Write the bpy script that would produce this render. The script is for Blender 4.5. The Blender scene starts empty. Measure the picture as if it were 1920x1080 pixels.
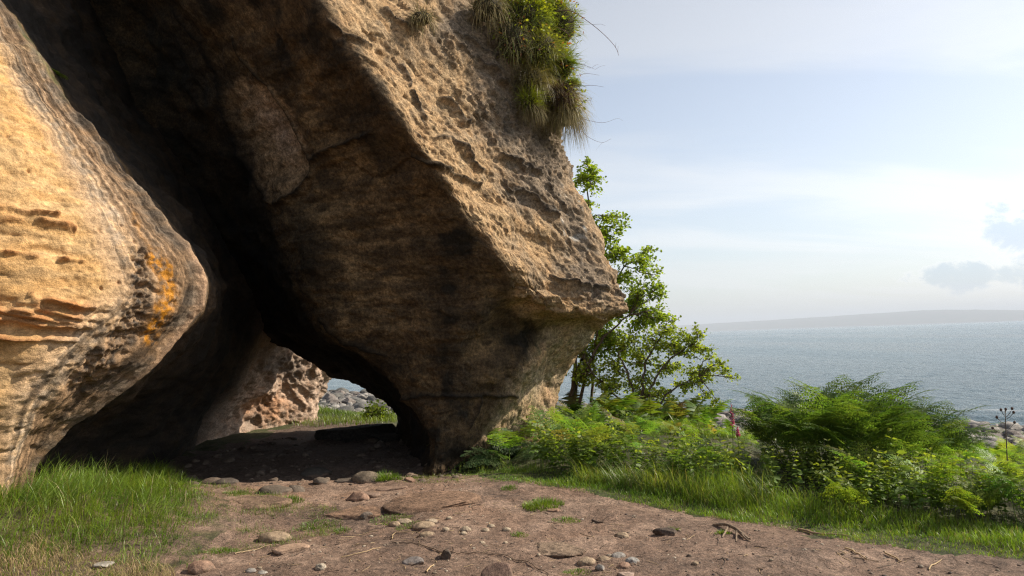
import bpy, math, random
import numpy as np
from mathutils import Vector, Matrix

random.seed(7)
RNG = np.random.default_rng(11)
scene = bpy.context.scene
COL = scene.collection

# ------------------------------------------------------------------ camera
PITCH, ROLL = math.radians(3.98), math.radians(1.98)
CAM = np.array([0.0, 0.0, 1.6])
FPX = 1330.0
_f = np.array([0, math.cos(PITCH), math.sin(PITCH)])
_r0 = np.array([1.0, 0, 0])
_u0 = np.array([0, -math.sin(PITCH), math.cos(PITCH)])
_r = _r0 * math.cos(ROLL) - _u0 * math.sin(ROLL)
_u = _u0 * math.cos(ROLL) + _r0 * math.sin(ROLL)
cam_data = bpy.data.cameras.new("camera")
cam_data.sensor_width = 36.0
cam_data.lens = FPX / 1920 * 36.0
cam_data.clip_start = 0.05
cam_data.clip_end = 60000
cam = bpy.data.objects.new("camera", cam_data)
COL.objects.link(cam)
cam.matrix_world = Matrix(((_r[0], _u[0], -_f[0], CAM[0]), (_r[1], _u[1], -_f[1], CAM[1]),
                           (_r[2], _u[2], -_f[2], CAM[2]), (0, 0, 0, 1)))
scene.camera = cam

# ------------------------------------------------------------------ sky, sun, exposure
SUN_EL, SUN_AZ = math.radians(38), math.radians(80)
SUN_DIR = np.array([math.cos(SUN_EL) * math.sin(SUN_AZ), math.cos(SUN_EL) * math.cos(SUN_AZ), math.sin(SUN_EL)])
SKY_STRENGTH, SUN_STRENGTH = 0.108, 5.0
world = bpy.data.worlds.new("World")
scene.world = world
world.use_nodes = True
def build_world():
    nt = world.node_tree
    N, L = nt.nodes, nt.links
    bg = N["Background"]
    sky = N.new("ShaderNodeTexSky")
    sky.sky_type = 'NISHITA'
    sky.sun_disc = False
    sky.sun_elevation = SUN_EL
    sky.sun_rotation = SUN_AZ
    sky.air_density = 1.0
    sky.dust_density = 1.3
    sky.ozone_density = 1.5
    tc = N.new("ShaderNodeTexCoord")
    sep = N.new("ShaderNodeSeparateXYZ")
    L.new(tc.outputs["Generated"], sep.inputs[0])
    def m(op, a, b=None, c=None, clamp=False):
        n = N.new("ShaderNodeMath"); n.operation = op; n.use_clamp = clamp
        for i, v in enumerate((a, b, c)):
            if v is None: continue
            if isinstance(v, (int, float)): n.inputs[i].default_value = v
            else: L.new(v, n.inputs[i])
        return n.outputs[0]
    # project the direction on a high flat layer: streaks of thin cloud
    zc = m('MAXIMUM', sep.outputs[2], 0.0)
    den = m('ADD', zc, 0.16)
    u = m('DIVIDE', sep.outputs[0], den)
    v = m('DIVIDE', sep.outputs[1], den)
    cmb = N.new("ShaderNodeCombineXYZ")
    L.new(u, cmb.inputs[0]); L.new(v, cmb.inputs[1])
    mp = N.new("ShaderNodeMapping")
    mp.inputs["Rotation"].default_value = (0, 0, math.radians(-20))
    mp.inputs["Scale"].default_value = (0.55, 1.5, 1)
    mp.inputs["Location"].default_value = (0.35, 0.2, 0)
    L.new(cmb.outputs[0], mp.inputs[0])
    n1 = N.new("ShaderNodeTexNoise"); n1.inputs["Scale"].default_value = 1.25
    n1.inputs["Detail"].default_value = 7; n1.inputs["Roughness"].default_value = 0.52
    n1.inputs["Distortion"].default_value = 0.55
    L.new(mp.outputs[0], n1.inputs["Vector"])
    mr = N.new("ShaderNodeMapRange"); mr.interpolation_type = 'SMOOTHSTEP'
    mr.inputs[1].default_value = 0.40; mr.inputs[2].default_value = 0.62
    mr.inputs[3].default_value = 0.55; mr.inputs[4].default_value = 0.95
    L.new(n1.outputs[0], mr.inputs[0])
    # cirrus colour: white scaled with how bright the sky is there
    hsv = N.new("ShaderNodeHueSaturation"); hsv.inputs["Saturation"].default_value = 0.30
    hsv.inputs["Value"].default_value = 1.12
    L.new(sky.outputs[0], hsv.inputs["Color"])
    mix = N.new("ShaderNodeMix"); mix.data_type = 'RGBA'
    L.new(mr.outputs[0], mix.inputs[0]); L.new(sky.outputs[0], mix.inputs[6]); L.new(hsv.outputs[0], mix.inputs[7])
    # low heaps of cumulus above the horizon
    az = m('ARCTAN2', sep.outputs[0], sep.outputs[1])
    el = m('ARCSINE', sep.outputs[2])
    c2 = N.new("ShaderNodeCombineXYZ")
    L.new(az, c2.inputs[0]); L.new(m('MULTIPLY', el, 1.25), c2.inputs[1])
    n2 = N.new("ShaderNodeTexNoise"); n2.inputs["Scale"].default_value = 22
    n2.inputs["Detail"].default_value = 9; n2.inputs["Roughness"].default_value = 0.66
    n2.inputs["Distortion"].default_value = 0.25
    L.new(c2.outputs[0], n2.inputs["Vector"])
    def blob(a0, e0, ra, re):
        da = m('DIVIDE', m('SUBTRACT', az, a0), ra)
        de = m('DIVIDE', m('SUBTRACT', el, e0), re)
        r2 = m('ADD', m('MULTIPLY', da, da), m('MULTIPLY', de, de))
        return m('SUBTRACT', 1.0, r2)
    D = math.radians
    f = None
    for b in CLOUDS:
        o = blob(D(b[0]), D(b[1]), D(b[2]), D(b[3]))
        f = o if f is None else m('MAXIMUM', f, o)
    f = m('MAXIMUM', f, -3.0)
    dens = m('ADD', m('MULTIPLY', f, 0.70), m('MULTIPLY', m('SUBTRACT', n2.outputs[0], 0.50), 4.2))
    mr2 = N.new("ShaderNodeMapRange"); mr2.interpolation_type = 'SMOOTHSTEP'
    mr2.inputs[1].default_value = -0.02; mr2.inputs[2].default_value = 0.16
    mr2.inputs[3].default_value = 0.0; mr2.inputs[4].default_value = 0.9
    L.new(dens, mr2.inputs[0])
    core = N.new("ShaderNodeMapRange"); core.interpolation_type = 'SMOOTHSTEP'
    core.inputs[1].default_value = 0.12; core.inputs[2].default_value = 0.75
    L.new(dens, core.inputs[0])
    rim = N.new("ShaderNodeHueSaturation"); rim.inputs["Saturation"].default_value = 0.35; rim.inputs["Value"].default_value = 1.12
    L.new(sky.outputs[0], rim.inputs["Color"])
    drk = N.new("ShaderNodeMix"); drk.data_type = 'RGBA'; drk.blend_type = 'MULTIPLY'
    drk.inputs[0].default_value = 1.0
    L.new(mix.outputs[2], drk.inputs[6]); drk.inputs[7].default_value = (0.68, 0.76, 0.88, 1)
    cm = N.new("ShaderNodeMix"); cm.data_type = 'RGBA'
    L.new(core.outputs[0], cm.inputs[0]); L.new(rim.outputs[0], cm.inputs[6]); L.new(drk.outputs[2], cm.inputs[7])
    fin = N.new("ShaderNodeMix"); fin.data_type = 'RGBA'
    L.new(mr2.outputs[0], fin.inputs[0]); L.new(mix.outputs[2], fin.inputs[6]); L.new(cm.outputs[2], fin.inputs[7])
    L.new(fin.outputs[2], bg.inputs[0])
    bg.inputs[1].default_value = SKY_STRENGTH
# azimuth (deg, clockwise from the view axis), elevation, half-widths: fair-weather heaps over the sea
CLOUDS = [(36.0, 5.7, 2.6, 2.8), (32.4, 3.0, 3.2, 1.2), (36.5, 2.9, 3.4, 1.1), (41, 4.0, 3.0, 1.6), (52, 6, 5, 3), (67, 4, 7, 2), (-60, 5, 8, 3), (-100, 7, 9, 4), (130, 6, 9, 4)]
build_world()
sun_data = bpy.data.lights.new("sun", 'SUN')
sun_data.energy = SUN_STRENGTH
sun_data.angle = math.radians(0.55)
sun_data.color = (1.0, 0.90, 0.74)
sun = bpy.data.objects.new("sun", sun_data)
sun.rotation_euler = Vector(SUN_DIR).to_track_quat('Z', 'Y').to_euler()
sun.location = (20, 5, 20)
COL.objects.link(sun)
scene.view_settings.view_transform = 'Standard'
scene.view_settings.look = 'None'
scene.view_settings.exposure = 0.58
scene.view_settings.gamma = 1.0
scene.view_settings.use_curve_mapping = False
scene.render.engine = 'CYCLES'
scene.cycles.use_denoising = True
scene.cycles.denoiser = 'OPENIMAGEDENOISE'
scene.cycles.denoising_input_passes = 'RGB_ALBEDO_NORMAL'
scene.cycles.denoising_prefilter = 'NONE'
scene.cycles.denoising_quality = 'HIGH'
scene.cycles.sample_clamp_indirect = 1.5
scene.cycles.sample_clamp_direct = 5.0
scene.cycles.filter_width = 1.2
scene.cycles.max_bounces = 8
scene.cycles.diffuse_bounces = 4
scene.cycles.transparent_max_bounces = 8
scene.cycles.caustics_reflective = False
scene.cycles.caustics_refractive = False

# ------------------------------------------------------------------ helpers
def P(px, py, d):
    """the place seen at photograph position (px, py) at the depth d metres into the scene"""
    dr = _f * FPX + _r * (px - 960.0) - _u * (py - 540.0)
    return CAM + dr * (d / dr[1])
def project(V):
    q = V - CAM
    z = q @ _f
    return 960 + FPX * (q @ _r) / z, 540 - FPX * (q @ _u) / z
def sstep(a, b, x):
    t = np.clip((x - a) / (b - a), 0, 1)
    return t * t * (3 - 2 * t)
def lerp(a, b, t):
    return a + (b - a) * t
_G = np.array([[1,1,0],[-1,1,0],[1,-1,0],[-1,-1,0],[1,0,1],[-1,0,1],[1,0,-1],[-1,0,-1],[0,1,1],[0,-1,1],[0,1,-1],[0,-1,-1],[1,1,0],[-1,1,0],[0,-1,1],[0,-1,-1]], np.float32)
def _hash(ix, iy, iz, seed):
    h = (ix.astype(np.uint32) * np.uint32(374761393) + iy.astype(np.uint32) * np.uint32(668265263)
         + iz.astype(np.uint32) * np.uint32(2246822519) + np.uint32((seed * 3266489917) & 0xffffffff))
    h = (h ^ (h >> np.uint32(13))) * np.uint32(1274126177)
    h = (h ^ (h >> np.uint32(16))) * np.uint32(2654435761)
    return h ^ (h >> np.uint32(15))
def perlin(X, seed=0):
    X = X.astype(np.float32)
    fl = np.floor(X)
    I = fl.astype(np.int32)
    Fr = X - fl
    W = Fr * Fr * Fr * (Fr * (Fr * 6 - 15) + 10)
    out = np.zeros(len(X), np.float32)
    for dx in (0, 1):
        wx = W[:, 0] if dx else 1 - W[:, 0]
        for dy in (0, 1):
            wy = W[:, 1] if dy else 1 - W[:, 1]
            for dz in (0, 1):
                wz = W[:, 2] if dz else 1 - W[:, 2]
                g = _G[_hash(I[:, 0] + dx, I[:, 1] + dy, I[:, 2] + dz, seed) & np.uint32(15)]
                dot = g[:, 0] * (Fr[:, 0] - dx) + g[:, 1] * (Fr[:, 1] - dy) + g[:, 2] * (Fr[:, 2] - dz)
                out += wx * wy * wz * dot
    return out
def fbm(X, oct=4, seed=0, gain=0.5, lac=2.03):
    s, a, tot = 0, 1.0, 0
    for o in range(oct):
        s = s + a * perlin(X * lac ** o + o * 17.3, seed + o)
        tot += a; a *= gain
    return s / tot * 1.5
def ridged(X, oct=4, seed=0, gain=0.5):
    s, a, tot = 0, 1.0, 0
    for o in range(oct):
        s = s + a * (1 - np.abs(perlin(X * 2.03 ** o + o * 11.7, seed + o)) * 2)
        tot += a; a *= gain
    return s / tot
def worley(X, seed=0):
    """distance to the nearest and second nearest feature point, and its hash"""
    I = np.floor(X).astype(np.int64)
    d1 = np.full(len(X), 9.0); d2 = d1.copy(); idh = np.zeros(len(X))
    for dx in (-1, 0, 1):
        for dy in (-1, 0, 1):
            for dz in (-1, 0, 1):
                c = I + np.array([dx, dy, dz])
                h = _hash(c[:, 0], c[:, 1], c[:, 2], seed)
                j = np.stack([(h & np.uint32(1023)) / 1023.0, ((h >> np.uint32(10)) & np.uint32(1023)) / 1023.0,
                              ((h >> np.uint32(20)) & np.uint32(1023)) / 1023.0], 1)
                dd = np.linalg.norm(c + j - X, axis=1)
                nearer = dd < d1
                d2 = np.where(nearer, d1, np.minimum(d2, dd))
                idh = np.where(nearer, (h & np.uint32(4095)) / 4095.0, idh)
                d1 = np.where(nearer, dd, d1)
    return d1, d2, idh
def worley_in(X, seed, mask):
    d1 = np.full(len(X), 0.9); d2 = np.full(len(X), 1.0); h = np.full(len(X), 0.5)
    k = np.nonzero(mask)[0]
    d1[k], d2[k], h[k] = worley(X[k], seed)
    return d1, d2, h
def polydist(px, py, pts):
    """distance from points to a polyline, and the signed side"""
    best = np.full(len(px), 1e9)
    for (x0, y0), (x1, y1) in zip(pts[:-1], pts[1:]):
        dx, dy = x1 - x0, y1 - y0
        t = np.clip(((px - x0) * dx + (py - y0) * dy) / (dx * dx + dy * dy + 1e-9), 0, 1)
        best = np.minimum(best, np.hypot(px - x0 - t * dx, py - y0 - t * dy))
    return best
def inpoly(px, py, pts):
    r = np.zeros(len(px), bool)
    n = len(pts)
    for i in range(n):
        x0, y0 = pts[i]; x1, y1 = pts[(i + 1) % n]
        c = ((y0 > py) != (y1 > py)) & (px < (x1 - x0) * (py - y0) / ((y1 - y0) + 1e-12) + x0)
        r ^= c
    return r
def blob(px, py, cx, cy, rx, ry, ang=0.0):
    c, s = math.cos(math.radians(ang)), math.sin(math.radians(ang))
    x, y = px - cx, py - cy
    a, b = (x * c + y * s) / rx, (-x * s + y * c) / ry
    return np.exp(-(a * a + b * b))

def mesh_from(name, V, F, smooth=True, cols=None, extra=None):
    """V (n,3); F (m,3|4) or a list of such arrays"""
    me = bpy.data.meshes.new(name)
    if not isinstance(F, (list, tuple)): F = [F]
    F = [f for f in F if len(f)]
    nl = sum(f.size for f in F); nf = sum(len(f) for f in F)
    me.vertices.add(len(V)); me.loops.add(nl); me.polygons.add(nf)
    me.vertices.foreach_set("co", np.ascontiguousarray(V, np.float32).ravel())
    me.loops.foreach_set("vertex_index", np.concatenate([f.ravel() for f in F]).astype(np.int32))
    st, k = [], 0
    for f in F:
        st.append(k + np.arange(len(f)) * f.shape[1]); k += f.size
    me.polygons.foreach_set("loop_start", np.concatenate(st).astype(np.int32))
    me.polygons.foreach_set("use_smooth", np.full(nf, smooth))
    me.update(calc_edges=True)
    if cols is not None:
        a = me.attributes.new("Col", 'FLOAT_COLOR', 'POINT')
        c = np.ones((len(V), 4), np.float32); c[:, :cols.shape[1]] = cols
        a.data.foreach_set("color", c.ravel())
    for k2, v in (extra or {}).items():
        a = me.attributes.new(k2, 'FLOAT', 'POINT')
        a.data.foreach_set("value", np.ascontiguousarray(v, np.float32))
    return me
def obj(name, me, mat=None, parent=None, **props):
    o = bpy.data.objects.new(name, me)
    COL.objects.link(o)
    if mat is not None and me is not None and not me.materials:
        me.materials.append(mat)
    if parent is not None: o.parent = parent
    for k, v in props.items():
        o[k] = v
    return o
def empty(name, loc=(0, 0, 0), **props):
    o = obj(name, None, **props)
    o.location = loc
    o.empty_display_size = 0.1
    return o
def grid_faces(nu, nv, wrap=False):
    i = np.arange(nu if wrap else nu - 1)
    j = np.arange(nv - 1)
    I, J = np.meshgrid(i, j, indexing='ij')
    I2 = (I + 1) % nu
    return np.stack([I * nv + J, I * nv + J + 1, I2 * nv + J + 1, I2 * nv + J], -1).reshape(-1, 4)

# ------------------------------------------------------------------ materials
def mat_base(name):
    m = bpy.data.materials.new(name)
    m.use_nodes = True
    nt = m.node_tree
    return m, nt, nt.nodes, nt.links, nt.nodes["Principled BSDF"]
def noise_node(N, L, vec, scale, detail=5, rough=0.55, dist=0.0):
    n = N.new("ShaderNodeTexNoise")
    n.inputs["Scale"].default_value = scale; n.inputs["Detail"].default_value = detail
    n.inputs["Roughness"].default_value = rough; n.inputs["Distortion"].default_value = dist
    if vec is not None: L.new(vec, n.inputs["Vector"])
    return n.outputs[0]
def ramp(N, L, x, a, b, lo=0.0, hi=1.0):
    n = N.new("ShaderNodeMapRange"); n.interpolation_type = 'SMOOTHSTEP'
    for k, v in zip((1, 2, 3, 4), (a, b, lo, hi)): n.inputs[k].default_value = v
    L.new(x, n.inputs[0])
    return n.outputs[0]
def mixc(N, L, f, a, b, mode='MIX'):
    n = N.new("ShaderNodeMix"); n.data_type = 'RGBA'; n.blend_type = mode
    for i, v in ((0, f), (6, a), (7, b)):
        if isinstance(v, (int, float)): n.inputs[i].default_value = v
        elif isinstance(v, tuple): n.inputs[i].default_value = (*v, 1)
        else: L.new(v, n.inputs[i])
    return n.outputs[2]
def coords(N, L, scale=(1, 1, 1), world=False):
    if world:
        g = N.new("ShaderNodeNewGeometry").outputs["Position"]
    else:
        g = N.new("ShaderNodeTexCoord").outputs["Object"]
    mp = N.new("ShaderNodeMapping"); mp.inputs["Scale"].default_value = scale
    L.new(g, mp.inputs[0])
    return mp.outputs[0]
def bump_chain(N, L, bsdf, hs):
    prev = None
    for h, strength, dist in hs:
        b = N.new("ShaderNodeBump"); b.inputs["Strength"].default_value = strength; b.inputs["Distance"].default_value = dist
        L.new(h, b.inputs["Height"])
        if prev is not None: L.new(prev, b.inputs["Normal"])
        prev = b.outputs[0]
    L.new(prev, bsdf.inputs["Normal"])
def rock_material(name, rough=0.92, grain=0.55, bump=1.0, wet=False):
    """colour from the stains stored on the mesh, broken up by grain; fine relief by bump"""
    m, nt, N, L, b = mat_base(name)
    a = N.new("ShaderNodeAttribute"); a.attribute_name = "Col"
    v = coords(N, L, world=True)
    vs = coords(N, L, (1, 1, 2.6), world=True)
    g1 = noise_node(N, L, v, 26, 6, 0.72)
    g2 = noise_node(N, L, vs, 7.5, 7, 0.68, 0.6)
    g3 = noise_node(N, L, v, 110, 3, 0.6)
    c = mixc(N, L, 1.0, a.outputs["Color"], ramp(N, L, g1, 0.28, 0.74, 1 - grain, 1 + grain * 0.75), 'MULTIPLY')
    c = mixc(N, L, 1.0, c, ramp(N, L, g2, 0.32, 0.68, 0.74, 1.22), 'MULTIPLY')
    c = mixc(N, L, 1.0, c, ramp(N, L, g3, 0.3, 0.7, 0.80, 1.2), 'MULTIPLY')
    L.new(c, b.inputs["Base Color"])
    b.inputs["Specular IOR Level"].default_value = 0.25
    if wet:
        w = N.new("ShaderNodeAttribute"); w.attribute_name = "wet"
        wn = N.new("ShaderNodeMath"); wn.operation = 'MULTIPLY'
        L.new(w.outputs["Fac"], wn.inputs[0]); L.new(ramp(N, L, g1, 0.4, 0.6), wn.inputs[1])
        mr = N.new("ShaderNodeMapRange"); mr.inputs[3].default_value = rough; mr.inputs[4].default_value = 0.22
        L.new(wn.outputs[0], mr.inputs[0]); L.new(mr.outputs[0], b.inputs["Roughness"])
    else:
        b.inputs["Roughness"].default_value = rough
    bump_chain(N, L, b, [(g2, 0.5 * bump, 0.035), (g1, 0.85 * bump, 0.022), (g3, 0.6 * bump, 0.007)])
    return m
# ------------------------------------------------------------------ the ground's height
def ground_z(x, y, detail=True):
    x = np.asarray(x, float); y = np.asarray(y, float)
    s = 0.70 * x + 0.71 * y
    z = -3.1 * sstep(8.6, 24, s) - 0.45 * sstep(24, 39, s) - 3.5 * sstep(38.5, 66, s)
    z = z + 0.26 * np.exp(-(((x + 4.6) / 1.7) ** 2 + ((y - 6.6) / 1.6) ** 2))          # grassy bank under the ochre wall
    z = z - 0.20 * sstep(8.3, 9.4, y) * sstep(0.9, -0.6, x)                            # trodden floor of the cave
    z = z + 0.07 * np.exp(-(((x - 0.0) / 1.0) ** 2 + ((y - 7.5) / 0.55) ** 2))
    z = z - 0.05 * np.exp(-(((x + 2.0) / 0.9) ** 2 + ((y - 6.4) / 0.7) ** 2))
    z = z + 0.16 * np.exp(-(((x - 1.6) / 1.6) ** 2 + ((y - 9.6) / 1.3) ** 2))
    if detail:
        X = np.stack([np.ravel(x), np.ravel(y), np.zeros(x.size)], 1)
        near = np.exp(-np.maximum(np.hypot(X[:, 0], X[:, 1] - 5) - 6, 0) / 25)
        cave = sstep(8.2, 9.2, X[:, 1]) * sstep(15.5, 13.5, X[:, 1]) * sstep(0.4, -0.6, X[:, 0])
        n = cave * 0.07 * fbm(X * 1.7, 4, 7, 0.6) + 0.05 * fbm(X * 0.55, 3, 3) + 0.030 * fbm(X * 2.1, 3, 5)
        n = n + near * (0.010 * fbm(X * 7.0, 3, 9) + 0.007 * fbm(X * 24, 3, 19) - 0.012 * sstep(0.25, 0.6, ridged(X * 3.3, 2, 41) - 0.4))
        n = n + 0.16 * sstep(24, 30, 0.7 * X[:, 0] + 0.71 * X[:, 1]) * fbm(X * 0.5, 3, 77)
        z = z + n.reshape(x.shape)
    return z
def ground_at(px, py):
    """the spot on the ground seen at a photograph position"""
    dr = _f * FPX + _r * (px - 960.0) - _u * (py - 540.0)
    z = 0.0
    for it in range(6):
        t = (z - CAM[2]) / dr[2]
        p = CAM + dr * t
        z = float(ground_z(np.array([p[0]]), np.array([p[1]]), it > 3)[0])
    return np.array([p[0], p[1], z])
def ground_v(px, py):
    """the same for arrays"""
    dr = _f * FPX + np.outer(px - 960.0, _r) - np.outer(py - 540.0, _u)
    z = np.zeros(len(px))
    for _ in range(6):
        t = (z - CAM[2]) / dr[:, 2]
        p = CAM + dr * t[:, None]
        z = ground_z(p[:, 0], p[:, 1])
    p[:, 2] = z
    return p

# ------------------------------------------------------------------ lofting the cliff
def spline(A, sub, wrap=False):
    """A (n, m, 3): cubic through n rows of points, sub[i] steps in each span"""
    n = len(A)
    ch = np.sqrt(np.linalg.norm((np.roll(A, -1, 0) - A), axis=2).mean(1)) + 1e-6
    B = [A[i] for i in range(n)]
    def slope(i):
        if not wrap and i == 0: return (A[1] - A[0]) / ch[0]
        if not wrap and i == n - 1: return (A[-1] - A[-2]) / ch[-2]
        a, b = A[(i - 1) % n], A[(i + 1) % n]
        h0, h1 = ch[(i - 1) % n], ch[i]
        return ((A[i] - a) / h0 * h1 + (b - A[i]) / h1 * h0) / (h0 + h1)
    S = [slope(i) for i in range(n)]
    out = []
    for i in range(n if wrap else n - 1):
        j = (i + 1) % n
        t = np.linspace(0, 1, sub[i], endpoint=False)[:, None, None]
        h = ch[i]
        out.append((2 * t**3 - 3 * t**2 + 1) * A[i] + (t**3 - 2 * t**2 + t) * h * S[i]
                   + (-2 * t**3 + 3 * t**2) * A[j] + (t**3 - t**2) * h * S[j])
    if not wrap: out.append(A[-1][None])
    return np.concatenate(out, 0)
def loft(cols, csub, rsub, wrap):
    A = np.array([[P(*p) for p in c] for c in cols])            # columns, rows, xyz
    R = spline(A.transpose(1, 0, 2), rsub)                      # rows refined
    S = spline(R.transpose(1, 0, 2), csub, wrap)                # columns refined
    return S                                                    # (nu, nv, 3)
def grid_normals(S, wrap):
    if wrap:
        du = np.roll(S, -1, 0) - np.roll(S, 1, 0)
    else:
        du = np.gradient(S, axis=0)
    dv = np.gradient(S, axis=1)
    n = np.cross(dv, du)
    return n / (np.linalg.norm(n, axis=2, keepdims=True) + 1e-9)

# columns of the overhanging buttress, from its seaward side round the front and through the arch
BUTTRESS = [
 # T2              T1               T0              a               b               c               d               lip             under           slope           low             foot
 [(900,-350,13.0),(930,-120,13.0),(950,0,13.0),(955,120,13.0),(950,250,12.8),(965,330,12.6),(985,445,12.4),(1000,540,12.2),(990,590,12.5),(960,660,12.9),(940,732,13.1),(930,860,13.2)],
 [(1015,-350,11.2),(1045,-120,11.2),(1057,0,11.2),(1053,120,11.2),(1050,250,11.0),(1080,335,10.8),(1132,460,10.6),(1180,570,10.3),(1140,600,11.0),(1090,662,11.5),(1047,732,11.6),(1022,870,11.7)],
 [(930,-350,10.3),(960,-120,10.3),(980,0,10.3),(990,120,10.3),(1000,250,10.2),(1030,340,10.1),(1080,460,10.1),(1125,587,10.0),(1090,606,10.75),(1040,668,10.75),(995,738,10.8),(965,870,10.9)],
 [(760,-350,9.4),(800,-120,9.5),(835,0,9.5),(865,120,9.5),(900,250,9.5),(940,345,9.55),(990,455,9.6),(1050,584,9.75),(1022,616,10.55),(988,682,10.15),(945,742,10.1),(905,880,10.1)],
 [(500,-350,8.3),(600,-120,8.4),(675,35,8.5),(730,130,8.6),(800,240,8.7),(860,330,8.85),(925,430,9.1),(990,552,9.45),(966,618,10.25),(938,690,9.85),(900,752,9.85),(865,890,9.8)],
 [(420,-350,8.05),(530,-120,8.1),(622,52,8.2),(690,142,8.3),(757,240,8.45),(818,325,8.62),(882,420,8.9),(955,530,9.3),(925,618,9.95),(898,700,9.72),(860,770,9.7),(835,895,9.62)],
 [(385,-350,8.2),(485,-120,8.3),(585,70,8.5),(655,165,8.62),(718,262,8.8),(775,350,8.95),(832,450,9.12),(888,560,9.35),(866,650,9.56),(856,720,9.63),(830,790,9.6),(820,895,9.6)],
 [(300,-350,8.7),(390,-120,8.8),(490,70,9.1),(560,185,9.25),(620,290,9.35),(670,390,9.42),(720,490,9.45),(768,590,9.5),(790,670,9.6),(808,740,9.65),(815,810,9.6),(808,895,9.6)],
 [(200,-350,9.1),(270,-120,9.3),(385,60,9.65),(445,200,9.8),(500,335,9.9),(545,432,9.9),(592,530,9.88),(652,630,9.85),(718,690,9.9),(770,757,9.9),(800,817,9.86),(797,890,9.8)],
 [(140,-350,9.4),(220,-120,9.7),(340,30,10.1),(398,185,10.25),(470,350,10.4),(515,460,10.45),(555,555,10.45),(612,632,10.4),(698,684,10.35),(766,752,10.25),(804,822,10.1),(792,890,10.0)],
 [(40,-350,9.8),(110,-120,10.3),(215,30,11.0),(300,180,11.4),(400,360,11.8),(462,480,12.2),(515,572,12.6),(588,642,12.5),(668,692,12.3),(738,748,12.0),(778,815,11.6),(765,885,11.3)],
 [(-150,-350,10.4),(-60,-120,11.0),(40,30,11.6),(130,190,12.0),(250,390,12.6),(350,530,13.6),(465,618,14.4),(541,652,14.7),(612,693,14.6),(690,728,14.4),(745,772,14.2),(738,850,14.0)],
 [(-450,-350,13.0),(-300,-120,14.0),(-100,0,15.5),(100,150,16.6),(300,350,16.9),(430,480,16.8),(540,560,16.4),(615,618,15.6),(690,662,15.3),(770,712,15.0),(810,772,14.9),(805,850,14.7)],
 [(500,-350,14.5),(550,-120,14.8),(600,0,15.4),(650,120,15.6),(700,250,15.6),(750,350,15.6),(800,455,15.4),(850,565,15.0),(870,612,14.8),(880,672,14.7),(890,742,14.6),(890,850,14.6)],
]
ROCK = rock_material("sandstone_buttress", 0.93, 0.62, 1.0)
OCHRE = rock_material("sandstone_ochre", 0.9, 0.30, 0.8, wet=True)

def ledge(z, freq, seed, X):
    """bedding: thin layers that stand out or weather back"""
    Y = np.stack([X[:, 0] * 0.35, X[:, 1] * 0.35, z * freq], 1)
    return fbm(Y, 3, seed)

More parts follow.
